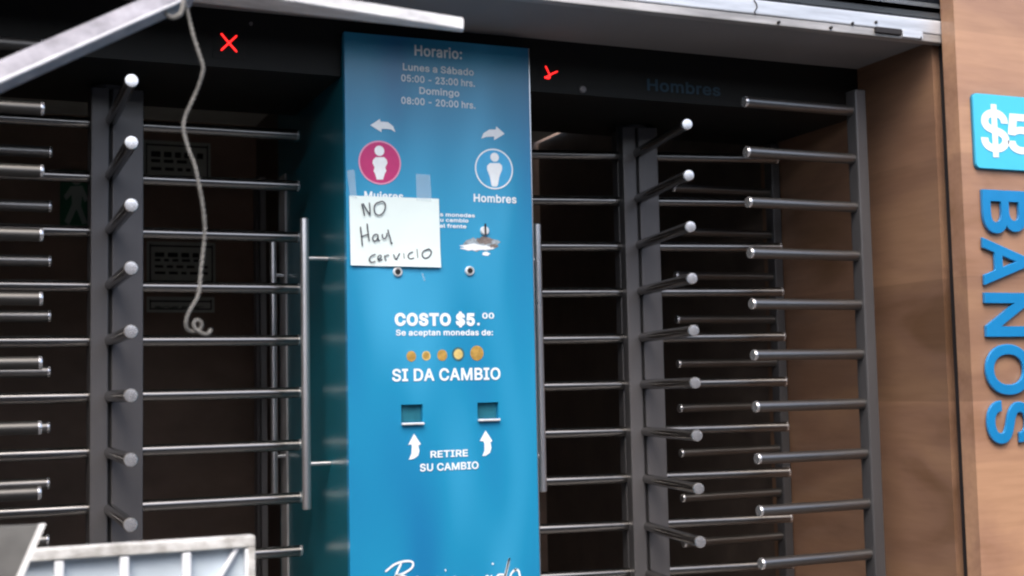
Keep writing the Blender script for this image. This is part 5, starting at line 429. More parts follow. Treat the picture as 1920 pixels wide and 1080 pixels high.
# ------------------------------------------------------------------ turnstiles
SP = 0.15
def rod_mesh(L, r=0.016, start=0.0):
    bm = bmesh.new(); lathe(bm, [(start, r), (L-0.004, r), (L-0.002, r)], (0, 0, 0), (1, 0, 0), 20)
    return bm
def cap_mesh(L, r=0.0168):
    bm = bmesh.new(); lathe(bm, [(L-0.0055, r*0.95), (L-0.0055, r), (L, r), (L+0.0025, r-0.002), (L+0.003, r*0.5), (L+0.003, 0.001)], (0, 0, 0), (1, 0, 0), 24)
    return bm
def copy_to(src, parent, mat4):
    c = src.copy(); C.objects.link(c); c.parent = parent; c.matrix_local = mat4
    return c
def rotor(label, loc, th, Lw, Rw, L, z0, rows):
    t = thing('turnstile_rotor', label, 'turnstile', loc, th, 'full height turnstile rotors')
    bm = bmesh.new()
    top = ZL - 0.012
    box(bm, -0.006-Lw, -0.006, -0.060, -0.004, 0.03, top, 0.004); box(bm, 0.003, 0.003+Rw, -0.060, -0.004, 0.03, top, 0.004)
    box(bm, -0.006-Lw, -0.006, 0.004, 0.060, 0.03, top, 0.004); box(bm, 0.003, 0.003+Rw, 0.004, 0.060, 0.03, top, 0.004)
    obj('column', bm, M['column'], t)
    obj('core', boxes((-0.02, 0.02, -0.046, 0.046, 0.032, top-0.002)), M['core'], t)
    bm = bmesh.new(); lathe(bm, [(0.0, 0.10), (0.022, 0.10), (0.03, 0.07)], (0, 0, 0.002), (0, 0, 1), 28); obj('base_plate', bm, M['column'], t)
    bm = bmesh.new(); lathe(bm, [(0.0, 0.05), (0.011, 0.05)], (0, 0, top), (0, 0, 1), 24); obj('bearing_plate', bm, M['column'], t)
    first = None
    for k in range(rows):
        for wng in (0, 1, 3):
            m4 = Matrix.Translation((0, 0, z0-SP*k)) @ Matrix.Rotation(-pi/2 + wng*pi/2, 4, 'Z')
            if first is None:
                first = obj('arm', rod_mesh(L), M['steel'], t, True); first.matrix_local = m4
                fcap = obj('end_cap', cap_mesh(L), M['cap'], first, True)
                continue
            c = copy_to(first, t, m4); copy_to(fcap, c, Matrix.Identity(4))
    return t
rotor('dark turnstile rotor with steel arms standing behind the hanging rope', (0.3538, 3.6658, 0), -0.0002, 0.046, 0.082, 0.530, EYE+0.756, 12)
rotor('dark turnstile rotor with steel arms between the blue kiosk and the wood wall', (2.0099, 3.7062, 0), -0.1759, 0.044, 0.066, 0.515, EYE+0.7593, 12)

def comb(label, post_x, y, tip_x, z0, rows, th=0.0, m='steel_dim', pw=0.062, ptop=2.355, r=0.016, start=0):
    s = 1 if tip_x > post_x else -1
    t = thing('barrier_comb', label, 'barrier', (post_x, y, 0), 0, 'fixed barrier combs beside the rotors')
    bm = bmesh.new(); e = -s*pw; box(bm, min(0, e), max(0, e), -0.024, 0.024, 0.0, ptop, 0.005); obj('post', bm, M['post'], t)
    L = abs(tip_x-post_x); first = None
    for k in range(start, rows):
        m4 = Matrix.Translation((0, 0, z0-SP*k)) @ Matrix.Rotation((0 if s > 0 else pi) + th, 4, 'Z')
        if first is None:
            first = obj('bar', rod_mesh(L, r), M[m], t, True); first.matrix_local = m4
            fcap = obj('end_cap', cap_mesh(L, r+0.0006), M['cap'], first, True); continue
        c = copy_to(first, t, m4); copy_to(fcap, c, Matrix.Identity(4))
    return t
comb('front barrier comb of steel bars bolted to a grey post by the wood wall', 2.502, 3.195, 2.1109, EYE+0.8364, 12, th=0.02, ptop=2.40, pw=0.040)
comb('rear dim barrier comb with its grey post at the back of the wood side wall', 2.604, 3.80, 2.215, EYE+0.8364-0.01, 12, ptop=2.352, pw=0.034, start=1, r=0.014)
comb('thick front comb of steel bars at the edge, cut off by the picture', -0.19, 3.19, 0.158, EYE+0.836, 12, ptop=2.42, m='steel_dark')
comb('rear comb of dim bars at the edge, between the thick front bars', -0.20, 3.70, 0.205, EYE+0.836-0.01, 12, ptop=2.352, start=1)

# ------------------------------------------------------------------ kiosk
kk = thing('payment_kiosk', 'tall blue restroom payment kiosk with printed instructions in Spanish', 'kiosk', ((KX0+KX1)/2, KY, 0))
def kp(name, bm, m, smooth=False, parent=None):
    o = obj(name, bm, m, None, smooth); p = parent or kk; o.parent = p
    o.matrix_parent_inverse = Matrix.Translation((kk.location)).inverted() if p is kk else Matrix.Identity(4)
    return o
def K(px, py): return P(px, py, Y=KY)
bm = bmesh.new(); box(bm, KX0+0.002, KX1-0.002, KY+0.024, 4.12, 0.0, KZ-0.002, 0.003); kp('body', bm, M['side_blue'])
# front sheet with two real openings for the coin returns
h1a, h1b = K(752, 759), K(793, 791); h2a, h2b = K(895, 755), K(935, 784)
xs = [KX0, h1a.x, h1b.x, h2a.x, h2b.x, KX1]
bm = bmesh.new()
for x0, x1, zz in ((xs[0], xs[1], [(0, KZ)]), (xs[1], xs[2], [(0, h1b.z), (h1a.z, KZ)]), (xs[2], xs[3], [(0, KZ)]), (xs[3], xs[4], [(0, h2b.z), (h2a.z, KZ)]), (xs[4], xs[5], [(0, KZ)])):
    for z0, z1 in zz: box(bm, x0, x1, KY, KY+0.022, z0, z1)
bmesh.ops.remove_doubles(bm, verts=bm.verts, dist=1e-5)
bmesh.ops.dissolve_limit(bm, angle_limit=0.01, verts=bm.verts, edges=bm.edges)
kp('front_panel', bm, M['print'])
bm = bmesh.new(); box(bm, KX1+0.0005, KX1+0.003, KY-0.001, KY+0.025, 0.0, KZ); kp('edge_trim', bm, M['chrome'])
for A, B in ((h1a, h1b), (h2a, h2b)):
    bm = bmesh.new(); box(bm, A.x+0.001, B.x-0.001, KY+0.014, KY+0.0235, B.z+0.001, A.z-0.001); fl = kp('coin_return', bm, M['flap'])
    bm = bmesh.new(); box(bm, A.x-0.001, B.x+0.001, KY-0.012, KY-0.0005, B.z-0.007, B.z-0.001, 0.002); kp('lip', bm, M['worn_bright'], parent=fl)
YT = KY-0.0016
def ktext(s, x0, y0, x1, y1, cap_px, heavy=False, m='white_ink', name='lettering'):
    """baseline from (x0, y0) to (x1, y1) in the photograph, on the kiosk's front plane"""
    a, b = K(x0, y0), K(x1, y1); c = K((x0+x1)/2, (y0+y1)/2); d = K((x0+x1)/2, (y0+y1)/2-cap_px)
    bm = bmesh.new(); add_text(bm, s, a.x, b.x, c.z, d.z-c.z, YT, heavy)
    return kp(name, bm, M[m])
ktext('Horario:', 777, 106, 866, 110, 20)
ktext('Lunes a Sábado', 755, 134, 888, 140, 13)
ktext('05:00 - 23:00 hrs.', 752, 155, 890, 161, 13)
ktext('Domingo', 786, 177, 861, 181, 13)
ktext('08:00 - 20:00 hrs.', 752, 196, 891, 203, 13)
ktext('Mujeres', 683, 374, 756, 376, 15)
ktext('Hombres', 888, 379, 968, 381, 15)
ktext('COSTO $5.', 740, 613, 899, 609, 24, True)
ktext('00', 904, 598, 926, 597, 11)
ktext('Se aceptan monedas de:', 742, 630, 924, 628, 11)
ktext('SI DA CAMBIO', 735, 716, 938, 711, 23)
ktext('RETIRE', 807, 858, 877, 856, 13)
ktext('SU CAMBIO', 787, 883, 897, 880, 14)
ktext('tus monedas', 812, 407, 890, 406, 7)
ktext('tu cambio', 820, 417, 878, 416, 7)
ktext('al frente', 824, 428, 874, 427, 7)
def poly(name, pxs, m, y=YT, parent=None):
    bm = bmesh.new(); pts = [K(*p) for p in pxs]
    fill_poly(bm, [(p.x, y, p.z) for p in pts])
    return kp(name, bm, M[m], parent=parent)
poly('arrow', [(694, 235), (712, 223), (713, 228), (727, 229), (737, 237), (741, 248), (733, 243), (724, 242), (715, 242), (715, 248)], 'white_ink')
poly('arrow', [(946, 251), (930, 237), (929, 243), (917, 243), (906, 250), (902, 260), (911, 257), (926, 256), (926, 263)], 'white_ink')
poly('arrow', [(776, 813), (789, 833), (784, 835), (786, 845), (784, 854), (776, 860), (766, 862), (771, 851), (772, 837), (771, 833), (765, 834)], 'white_ink')
poly('arrow', [(910, 807), (923, 827), (919, 829), (921, 840), (918, 849), (911, 854), (904, 855), (908, 845), (908, 832), (906, 827), (899, 827)], 'white_ink')
# woman and man pictograms in their round badges
def badge(name, cx, cy, rpx, fill, ring, head, body):
    c = K(cx, cy); r = abs(K(cx, cy-rpx).z - c.z)
    bm = bmesh.new(); disc(bm, c.x, c.z, r*0.955, KY-0.0010, 48); o = kp(name, bm, M[fill])
    bm = bmesh.new(); disc(bm, c.x, c.z, r, KY-0.0014, 48, r_in=r*0.93); kp('ring', bm, M[ring], parent=o)
    h = K(head[0], head[1]); bm = bmesh.new(); disc(bm, h.x, h.z, abs(K(head[0], head[1]-head[2]).z-h.z), KY-0.0018, 24)
    fill_poly(bm, [(p.x, KY-0.0018, p.z) for p in (K(*q) for q in body)])
    kp('figure', bm, M['white_ink'], parent=o)
def body(pts, cx): return [(cx+x, y) for x, y in pts] + [(cx-x, y) for x, y in reversed(pts)]
badge('woman_badge', 712, 305, 41, 'pink_ink', 'rose_ink', (711, 283, 9.5), body([(8, 295), (13, 300), (14, 306), (10, 314), (12, 321), (9, 326), (6, 337)], 712))
badge('man_badge', 926, 317, 38, 'sky_ink', 'white_ink', (927, 295, 8.5), body([(9, 306), (14, 311), (14, 318), (9, 331), (6, 347), (4, 350)], 927))
# printed coins
for px, py, r, m1, m2 in ((771, 668, 10, 'gold_ink', None), (799, 667, 9, 'pale_gold_ink', None), (829, 666, 10.5, 'gold_ink', None), (859, 664, 13, 'dark_ink', 'pale_gold_ink'), (894, 662, 14, 'gold_ink', None)):
    c = K(px, py); rr = abs(K(px, py-r).z-c.z)
    bm = bmesh.new(); disc(bm, c.x, c.z, rr, KY-0.0010, 28, sq=0.95); o = kp('coin_picture', bm, M[m1])
    bm = bmesh.new(); disc(bm, c.x, c.z, rr*0.72, KY-0.0014, 28, sq=0.95); kp('coin_face', bm, M[m2 or ('gold_ink' if m1 == 'pale_gold_ink' else 'pale_gold_ink')] if m2 or px == 799 else M['gold_ink'], parent=o)
# coin slot
c = K(908, 433); bm = bmesh.new(); lathe(bm, [(0, 0.0128), (0.007, 0.0122), (0.009, 0.010)], (c.x, KY+0.0005, c.z), (0, -1, 0), 28); cs = kp('coin_slot', bm, M['worn_bright'], True)
bm = bmesh.new(); a = K(908, 420); b = K(908, 441); box(bm, c.x-0.0022, c.x+0.0022, KY-0.0105, KY-0.0075, b.z, a.z); kp('slit', bm, M['core'], parent=cs)
# worn area below the slot
def blob(name, cx, cy, rx, ry, m, y, seed):
    rnd = random.Random(seed); n = 26
    pts = [(cx+rx*cos(2*pi*k/n)*(0.65+0.45*rnd.random()), cy+ry*sin(2*pi*k/n)*(0.6+0.5*rnd.random())) for k in range(n)]
    return poly(name, pts, m, y)
blob('scuff_mark', 905, 458, 36, 15, 'scuff_grey', KY-0.0008, 3)
blob('scuff_mark', 893, 464, 34, 7, 'white_ink', KY-0.0010, 5)
blob('scuff_mark', 908, 451, 19, 8, 'scuff_dark', KY-0.0012, 8)
blob('scuff_mark', 926, 461, 10, 4, 'scuff_dark', KY-0.0013, 9)
blob('scuff_mark', 911, 476, 8, 4, 'white_ink', KY-0.0011, 6)
for px, py in ((745, 510), (880, 508)):
    c = K(px, py); bm = bmesh.new(); lathe(bm, [(0, 0.0132), (0.006, 0.0128), (0.008, 0.0105), (0.006, 0.0085), (0.006, 0.001)], (c.x, KY+0.0005, c.z), (0, -1, 0), 24); o = kp('key_lock', bm, M['worn_bright'], True)
    bm = bmesh.new(); lathe(bm, [(0, 0.0075), (0.003, 0.007)], (c.x, KY-0.0055, c.z), (0, -1, 0), 18); cy = kp('lock_cylinder', bm, M['core'], parent=o)
for px, py in ((996, 221), (1004, 492)):
    c = K(px, py); bm = bmesh.new(); lathe(bm, [(0, 0.0045), (0.004, 0.004), (0.005, 0.002)], (KX1+0.001, KY+0.010, c.z), (1, 0, 0), 12); kp('screw', bm, M['chrome'], True)
# script word at the foot of the panel
bm = bmesh.new()
def kst(pxs, wpx):
    pts = [K(*p) for p in pxs]; stroke(bm, [(p.x, p.z) for p in pts], wpx*0.00145, YT)
kst([(722, 1072), (740, 1058), (760, 1052), (773, 1054), (772, 1064), (758, 1074), (742, 1080), (757, 1080), (766, 1088), (760, 1102), (742, 1110), (728, 1104)], 4)
kst([(752, 1056), (742, 1078), (732, 1112)], 4.5)
kst([(775, 1100), (786, 1092), (784, 1082), (776, 1086), (774, 1100), (784, 1108), (798, 1096)], 3.5)
kst([(798, 1096), (806, 1082), (802, 1108), (814, 1086), (822, 1084), (820, 1104), (828, 1104)], 3.5)
kst([(832, 1082), (826, 1098), (830, 1108), (842, 1096)], 3.5); kst([(834, 1068), (836, 1070)], 5)
kst([(844, 1098), (856, 1092), (854, 1082), (846, 1086), (844, 1102), (854, 1108), (866, 1094)], 3.5)
kst([(866, 1094), (872, 1082), (868, 1108), (880, 1086), (888, 1084), (886, 1104), (896, 1098)], 3.5)
kst([(896, 1082), (900, 1106), (912, 1080), (916, 1086)], 3.5)
kst([(922, 1078), (914, 1096), (918, 1106), (930, 1092)], 3.5); kst([(922, 1056), (925, 1058)], 5.5)
kst([(946, 1078), (934, 1078), (928, 1092), (934, 1104), (944, 1092), (955, 1046), (944, 1090), (946, 1104), (956, 1096)], 4)
kst([(968, 1066), (958, 1076), (956, 1094), (966, 1100), (974, 1086), (972, 1070), (964, 1068)], 4)
kp('script_lettering', bm, M['white_ink'])
# guard tubes on the sides, each with two stand-offs
def guard(x, y, ztop, zbot, face, zs, r=0.0125):
    bm = bmesh.new(); lathe(bm, [(zbot, r*0.7), (zbot+0.003, r), (ztop-0.003, r), (ztop, r*0.7)], (x, y, 0), (0, 0, 1), 20); g = kp('guard_tube', bm, M['guard'], True)
    for zz in zs:
        bm = bmesh.new(); tube(bm, [(x, y, zz), (face, y, zz)], 0.006, 10); kp('stand_off', bm, M['guard'], True, parent=g)
z1, z2 = P(570, 484, Y=3.5).z, P(575, 870, Y=3.5).z
guard(0.860, 3.5, EYE+0.49, EYE-0.315, KX0+0.003, (z1, z2))
guard(0.886, 4.02, EYE+0.49, EYE-0.315, KX0+0.003, (z1, z2), 0.011)
guard(1.532, 3.42, EYE+0.485, EYE-0.295, KX1-0.003, (z1, z2))

a = P(527, 600, X=KX0); b = P(538, 600, X=KX0)
bm = bmesh.new(); box(bm, KX0-0.004, KX0+0.0015, b.y, a.y, 0.0, 2.20); kp('side_strip', bm, M['inner_post'])  # pale upright strip on the kiosk's left side face

# ------------------------------------------------------------------ handwritten note
note = thing('paper_note', 'white sheet taped on the blue kiosk, handwritten NO Hay cervicio', 'note', (K(740, 435).x, KY-0.003, K(740, 500).z))
def npart(name, bm, m, smooth=False):
    o = obj(name, bm, m, None, smooth); o.parent = note; o.matrix_parent_inverse = Matrix.Translation(note.location).inverted(); return o
bm = bmesh.new(); c = [K(654, 367), K(822, 373), K(825, 502), K(656, 498)]; N = 14; g = []
for j in range(N+1):
    row = []
    for i in range(N+1):
        u, v = i/N, j/N
        p = (c[0]*(1-u)+c[1]*u)*(1-v) + (c[3]*(1-u)+c[2]*u)*v
        row.append(bm.verts.new((p.x, KY-0.004-0.003*abs(sin(u*4.2+v*2))*v - 0.020*max(0, v-0.75)*u - 0.010*max(0, 0.2-u)*v, p.z)))
    g.append(row)
for j in range(N):
    for i in range(N): bm.faces.new((g[j][i], g[j][i+1], g[j+1][i+1], g[j+1][i]))
npart('sheet', bm, M['paper'], True)
bm = bmesh.new()
def pen(pxs, wpx=2.2):
    pts = [K(*p) for p in pxs]; stroke(bm, [(p.x, p.z) for p in pts], wpx*0.00145, KY-0.0095)
def Z5(*pp): return [(620+x/3.857, 300+y/3.857) for x, y in pp]
pen(Z5((218, 318), (228, 360), (238, 408)), 2.6); pen(Z5((226, 316), (250, 360), (278, 402)), 2.4); pen(Z5((278, 402), (276, 350), (272, 310)), 2.2)
pen(Z5((352, 306), (322, 318), (306, 352), (318, 392), (350, 402), (380, 372), (388, 326), (370, 304), (346, 306)), 2.4)
pen(Z5((208, 484), (216, 556), (222, 626)), 2.6); pen(Z5((256, 462), (262, 520), (272, 592)), 2.6); pen(Z5((212, 560), (240, 548), (270, 540)), 2.0)
pen(Z5((328, 538), (304, 548), (296, 574), (314, 590), (334, 566), (332, 540), (338, 580), (352, 586)), 2.2)
pen(Z5((366, 538), (368, 562), (382, 572), (396, 556), (400, 530)), 2.2); pen(Z5((406, 506), (414, 540), (424, 572), (430, 606), (440, 602)), 2.4)
pen(Z5((318, 684), (286, 698), (272, 726), (290, 742), (316, 734)), 2.2)
pen(Z5((330, 722), (352, 714), (358, 694), (342, 694), (332, 716), (346, 730), (368, 722)), 2.0)
pen(Z5((382, 690), (388, 722), (396, 730)), 2.2); pen(Z5((386, 702), (404, 690), (416, 694)), 2.0)
pen(Z5((446, 684), (456, 706), (466, 722), (480, 698), (492, 676)), 2.2)
pen(Z5((520, 676), (524, 716)), 2.4)
pen(Z5((588, 668), (562, 678), (552, 702), (570, 718), (596, 710)), 2.2)
pen(Z5((616, 646), (622, 712)), 2.4)
pen(Z5((690, 650), (662, 664), (654, 694), (676, 714), (706, 700), (720, 668), (704, 648), (684, 652)), 2.4)
npart('handwriting', bm, M['pen'])
for quad in (((779, 326), (806, 328), (808, 378), (780, 376)), ((650, 320), (664, 318), (668, 372), (655, 370))):
    bm = bmesh.new(); bm.faces.new([bm.verts.new((p.x, KY-0.0022 if i < 2 else KY-0.0062, p.z)) for i, p in enumerate(K(*q) for q in quad)]); npart('tape_strip', bm, M['tape'])
bm = bmesh.new(); bm.faces.new([bm.verts.new((p.x, KY-0.0018, p.z)) for p in (K(789, 512), K(793, 512), K(797, 526), K(795, 527))]); npart('tape_scrap', bm, M['tape'])

# ------------------------------------------------------------------ red LED signals under the ceiling
def led(label, cx, cy, w_, h_, strokes):
    a = P(cx, cy, Y=YL0)
    t = thing('signal_light', label, 'signal light', (a.x, YL0, a.z), 0, 'red signal lights on the lintel')
    bm = bmesh.new(); box(bm, -w_/2, w_/2, -0.0016, 0.0, -h_/2, h_/2, 0.0006); obj('housing', bm, M['lintel'], t)
    bm = bmesh.new(); bm2 = bmesh.new()
    for pts, wd in strokes:
        q = [P(x, y, Y=YL0)-a for x, y in pts]
        stroke(bm, [(p.x, p.z) for p in q], wd*0.00145, -0.0026); stroke(bm2, [(p.x, p.z) for p in q], wd*0.00145*0.28, -0.0034)
    g = obj('lit_mark', bm, M['red_led'], t); obj('led_row', bm2, M['red_led_core'], g)
led('small red X shaped light on the dark lintel near the rope', 429, 81, 0.085, 0.085, [([(414, 63), (429, 81), (444, 98)], 4), ([(444, 67), (429, 81), (414, 95)], 3.6)])
led('small broken red arrow light on the dark lintel beside the blue kiosk', 1031, 137, 0.07, 0.07, [([(1022, 124), (1026, 132), (1030, 141)], 3.6), ([(1045, 134), (1032, 140), (1022, 146)], 3.4), ([(1030, 141), (1029, 147), (1020, 145)], 4)])

# small sensor stubs on the lintel
for px, py, lab in ((470, 45, 'tiny grey screw head on the dark lintel above the red cross'), (1092, 168, 'small grey button sensor on the dark lintel by the red arrow')):
    a = P(px, py, Y=YL0); bm = bmesh.new(); lathe(bm, [(0, 0.011 if px > 900 else 0.005), (0.006, 0.010 if px > 900 else 0.004), (0.008, 0.004)], (0, 0, 0), (0, -1, 0), 16)
    o = obj('sensor' if px > 900 else 'screw_head', bm, M['inner_trim'], None, True); o.location = (a.x, YL0, a.z); tag(o, lab, 'sensor' if px > 900 else 'screw')

# ------------------------------------------------------------------ wall sign and letters
def rounded(x0, x1, z0, z1, r, n=6):
    pts = []
    for cx, cz, a0 in ((x1-r, z1-r, 0), (x0+r, z1-r, 90), (x0+r, z0+r, 180), (x1-r, z0+r, 270)):
        for k in range(n+1): pts.append((cx+r*cos(radians(a0+90*k/n)), cz+r*sin(radians(a0+90*k/n))))
    return pts
sa = P(1824, 174, Y=YF-0.012); sb = P(1829, 314, Y=YF-0.012)
sg = thing('price_sign', 'rounded cyan price sign with white $5 on the wood wall', 'sign', (sa.x, YF, sb.z))
sw, shh = 0.30, sa.z-sb.z
bm = bmesh.new(); plate(bm, rounded(0, sw, 0, shh, 0.016), -0.0120, 0.0115)
bmesh.ops.recalc_face_normals(bm, faces=bm.faces)
o = obj('sign_board', bm, M['cyan'], sg); 
bm = bmesh.new(); plate(bm, rounded(-0.002, sw+0.002, -0.003, shh+0.001, 0.017), -0.0065, 0.006); obj('backing', bm, M['sign_edge'], sg)
bm = bmesh.new()
t0 = P(1834, 284, Y=YF)-sg.location; t1 = P(1887, 284, Y=YF)-sg.location; tt = P(1860, 208, Y=YF)-sg.location
add_text(bm, '$', t0.x, t1.x, t0.z, tt.z-t0.z, -0.0135)
u0 = P(1884, 288, Y=YF)-sg.location; u1 = P(1938, 288, Y=YF)-sg.location; uu = P(1884, 214, Y=YF)-sg.location
add_text(bm, '5', u0.x, u1.x, u0.z, uu.z-u0.z, -0.0135)
obj('lettering', bm, M['white_ink'], sg)
# letters BAÑOS, turned to read downwards
lt = thing('letter_sign', 'glossy blue raised letters BAÑOS reading downwards on the wood wall', 'sign', (P(1850, 600, Y=YF).x, YF, P(1850, 600, Y=YF).z))
def down_letter(ch, xb, ytop, ybot, wid=0.165):
    """letter turned clockwise: its baseline is at the photograph's pixel xb, its left edge at ytop"""
    a = P(xb, ytop, Y=YF-0.02); b = P(xb, ybot, Y=YF-0.02); V, T = text_mesh(ch)
    lo = min(p[0] for p in V); hi = max(p[0] for p in V); bm = bmesh.new()
    q = [bm.verts.new(((a.x+b.x)/2 + p[1]*wid, 0.0, a.z+(b.z-a.z)*(p[0]-lo)/(hi-lo))) for p in V]
    for t in T: bm.faces.new([q[i] for i in t])
    bmesh.ops.remove_doubles(bm, verts=bm.verts, dist=1e-5)
    r = bmesh.ops.extrude_face_region(bm, geom=list(bm.faces))
    for v in [g for g in r['geom'] if isinstance(g, bmesh.types.BMVert)]: v.co.y -= 0.010
    for v in bm.verts: v.co = v.co + Vector((0, YF-0.003, 0)) - lt.location
    bmesh.ops.recalc_face_normals(bm, faces=bm.faces)
    bmesh.ops.dissolve_limit(bm, angle_limit=0.02, verts=bm.verts, edges=bm.edges)
    o = obj('letter', bm, M['blue_letter'], lt)
    md = o.modifiers.new('bevel', 'BEVEL'); md.width = 0.0025; md.segments = 2; md.limit_method = 'ANGLE'; md.angle_limit = radians(40)
    return o
for ch, xb, y0, y1 in (('B', 1847, 354, 436), ('A', 1848, 444, 534), ('Ñ', 1852, 548, 631), ('O', 1854, 645, 742), ('S', 1857, 751, 834)):
    down_letter(ch, xb, y0, y1)

# ------------------------------------------------------------------ notices deep inside
def notice(label, x0, y0, x1, y1, rows, rz=0):
    Yn = YB-0.008
    a = P(x0, y0, Y=Yn); b = P(x1, y1, Y=Yn)
    t = thing('wall_notice', label, 'notice', (a.x, Yn, b.z), 0, 'dim notices on the rear wall')
    W, H = b.x-a.x, a.z-b.z
    obj('sheet', boxes((0, W, -0.002, 0.002, 0, H)), M['notice'], t)
    e = 0.012; bm = bmesh.new()
    for bb in ((e, W-e, H-2*e, H-e*1.4), (e, W-e, e, e*1.5), (e, e*1.5, e, H-e), (W-e*1.5, W-e, e, H-e)): box(bm, bb[0], bb[1], -0.0045, -0.003, bb[2], bb[3])
    rnd = random.Random(x0)
    for k in range(rows):
        z = H-0.05-(H-0.08)*k/rows; x = 0.035
        hh = (H-0.08)/rows*(0.7 if k == 0 else 0.4)
        while x < W-0.06:
            wd = rnd.uniform(0.015, 0.05); wd = min(wd, W-0.035-x); box(bm, x, x+wd, -0.0055, -0.003, z-hh, z); x += wd+0.015
    obj('print', bm, M['notice_ink'], t)
notice('dim framed notice with large header, seen through the bars beside the rope', 275, 452, 404, 535, 4)
notice('small dim notice below the larger one, behind the rope end', 275, 556, 402, 586, 2)
notice('dim notice up near the ceiling behind the upper bars by the rope', 268, 262, 395, 345, 3)
notice('dim notice seen between the kiosk and the far rotor, upper one', 1030, 402, 1073, 455, 4)
notice('dim notice seen between the kiosk and the far rotor, with a grid', 1030, 480, 1073, 542, 5)
notice('small dim notice low beside the far rotor', 1115, 585, 1160, 620, 2)
Yn = YB-0.008; a = P(113, 318, Y=Yn); b = P(168, 430, Y=Yn)
t = thing('safety_sign', 'dark green safety sign with pale figure behind the bars', 'sign', (a.x, Yn, b.z)); W, H = b.x-a.x, a.z-b.z
obj('panel', boxes((0, W, -0.002, 0.002, 0, H)), M['green_sign'], t)
bm = bmesh.new(); disc(bm, W*0.55, H*0.84, H*0.09, -0.004, 16)
fill_poly(bm, [(W*x, -0.004, H*z) for x, z in ((.35, .72), (.75, .74), (.95, .5), (.82, .46), (.74, .58), (.70, .40), (.92, .1), (.75, .08), (.55, .34), (.30, .06), (.15, .12), (.40, .42), (.38, .58), (.2, .48), (.12, .55))])
obj('figure', bm, M['pale_sign'], t)

# ------------------------------------------------------------------ stall frame and rope close to the camera
YS = 2.0
fr = thing('overhead_stall', 'chalky grey square tube stall frame overhead in front of the kiosk', 'frame', (P(345, 0, Y=YS).x, YS, P(345, 0, Y=YS).z))
def beam(p, q, hw, hh, roll=0.0):
    """square tube from p to q with worn, slightly rounded edges"""
    p, q = Vector(p), Vector(q); d = (q-p).normalized(); a = Vector((0, -1, 0)); a = (a - d*a.dot(d)).normalized(); b = d.cross(a)
    a, b = a*cos(roll)+b*sin(roll), b*cos(roll)-a*sin(roll)
    bm = bmesh.new(); vs_ = box(bm, 0, (q-p).length, -hw, hw, -hh, hh, 0.0025)
    for v in bm.verts: v.co = p + d*v.co.x + a*v.co.y + b*v.co.z
    return bm
pB0, pB1 = P(335, -11, Y=YS), P(869, 45, Y=YS)
pA0, pA1 = P(352, -12, Y=YS-0.002), P(-160, 215, Y=YS-0.16)
def fpart(name, bm, m):
    o = obj(name, bm, m); o.parent = fr; o.matrix_parent_inverse = Matrix.Translation(fr.location).inverted(); return o
def quad_beam(le, re):
    """bar between two four-cornered ends"""
    bm = bmesh.new(); A = [bm.verts.new(p) for p in le]; B = [bm.verts.new(p) for p in re]
    for i in range(4): bm.faces.new((A[i], A[(i+1) % 4], B[(i+1) % 4], B[i]))
    bm.faces.new(A[::-1]); bm.faces.new(B); bmesh.ops.recalc_face_normals(bm, faces=bm.faces)
    bmesh.ops.bevel(bm, geom=list(bm.edges), offset=0.0015, segments=2, affect='EDGES')
    return bm
def end(px, yft, yfb, yrb, yf, yr):
    ft, fb, rb = P(px, yft, Y=yf), P(px, yfb, Y=yf), P(px, yrb, Y=yr)
    return (ft, fb, rb, Vector((rb.x, rb.y, rb.z+(ft.z-fb.z))))
fpart('crossbar', quad_beam(end(338, -52, -31, 1, 1.985, 2.07), end(869, 33, 55, 61, 1.985, 2.005)), M['white_paint'])
fpart('brace', beam(pA0, pA1, 0.0165, 0.0150, 0.25), M['frame_paint'])
dA = (pA1-pA0).normalized(); offA = Vector((0, -1, 0)); offA = (offA-dA*offA.dot(dA)).normalized(); offB = dA.cross(offA)
a_, b_ = offA*cos(0.25)+offB*sin(0.25), offB*cos(0.25)-offA*sin(0.25)
dn_ = b_ if b_.z < 0 else -b_
bm = bmesh.new(); tube(bm, [pA0+a_*0.0150+dn_*0.0138, pA1+a_*0.0150+dn_*0.0138], 0.0026, 8); fpart('lit_edge', bm, M['white_paint'])  # pale tube paints the lit line along the brace's lower edge
bm = bmesh.new()
rp = [(352, -22), (350, -8), (347, 2), (352, 22), (358, 48), (365, 75), (375, 105), (381, 126), (379, 140), (372, 162), (360, 190), (349, 214), (344, 234), (346, 252), (354, 280), (366, 312), (373, 346), (379, 378), (383, 410), (384, 440), (381, 470), (377, 505), (374, 540), (369, 560), (357, 580), (350, 597), (349, 610), (353, 619), (363, 622), (374, 618), (378, 608), (371, 600), (364, 604), (364, 613), (372, 621), (383, 627), (392, 625), (395, 618)]
rpts = []
for i, (x, y) in enumerate(rp):
    rpts.append(P(x, y, Y=YS-0.028+0.006*sin(i*0.7) + (0.008*((i-28)/9) if i > 28 else 0)))
q = []
for i in range(len(rpts)-1):
    p0, p1, p2, p3 = rpts[max(i-1, 0)], rpts[i], rpts[i+1], rpts[min(i+2, len(rpts)-1)]
    for k in range(4):
        u = k/4; q.append(0.5*((2*p1)+(p2-p0)*u+(2*p0-5*p1+4*p2-p3)*u*u+(3*p1-p0-3*p2+p3)*u**3))
q.append(rpts[-1])
for ph in (0, pi):                                  # two twisted strands
    tw = []
    for i in range(len(q)*3-2):
        p = q[i//3].lerp(q[min(i//3+1, len(q)-1)], (i % 3)/3); d = (q[min(i//3+1, len(q)-1)]-q[max(i//3-1, 0)]).normalized()
        u = Vector((0, 1, 0)).cross(d).normalized(); v = d.cross(u); an = i*0.75+ph
        tw.append(p+(u*cos(an)+v*sin(an))*0.0013)
    tube(bm, tw, 0.0016, 7)
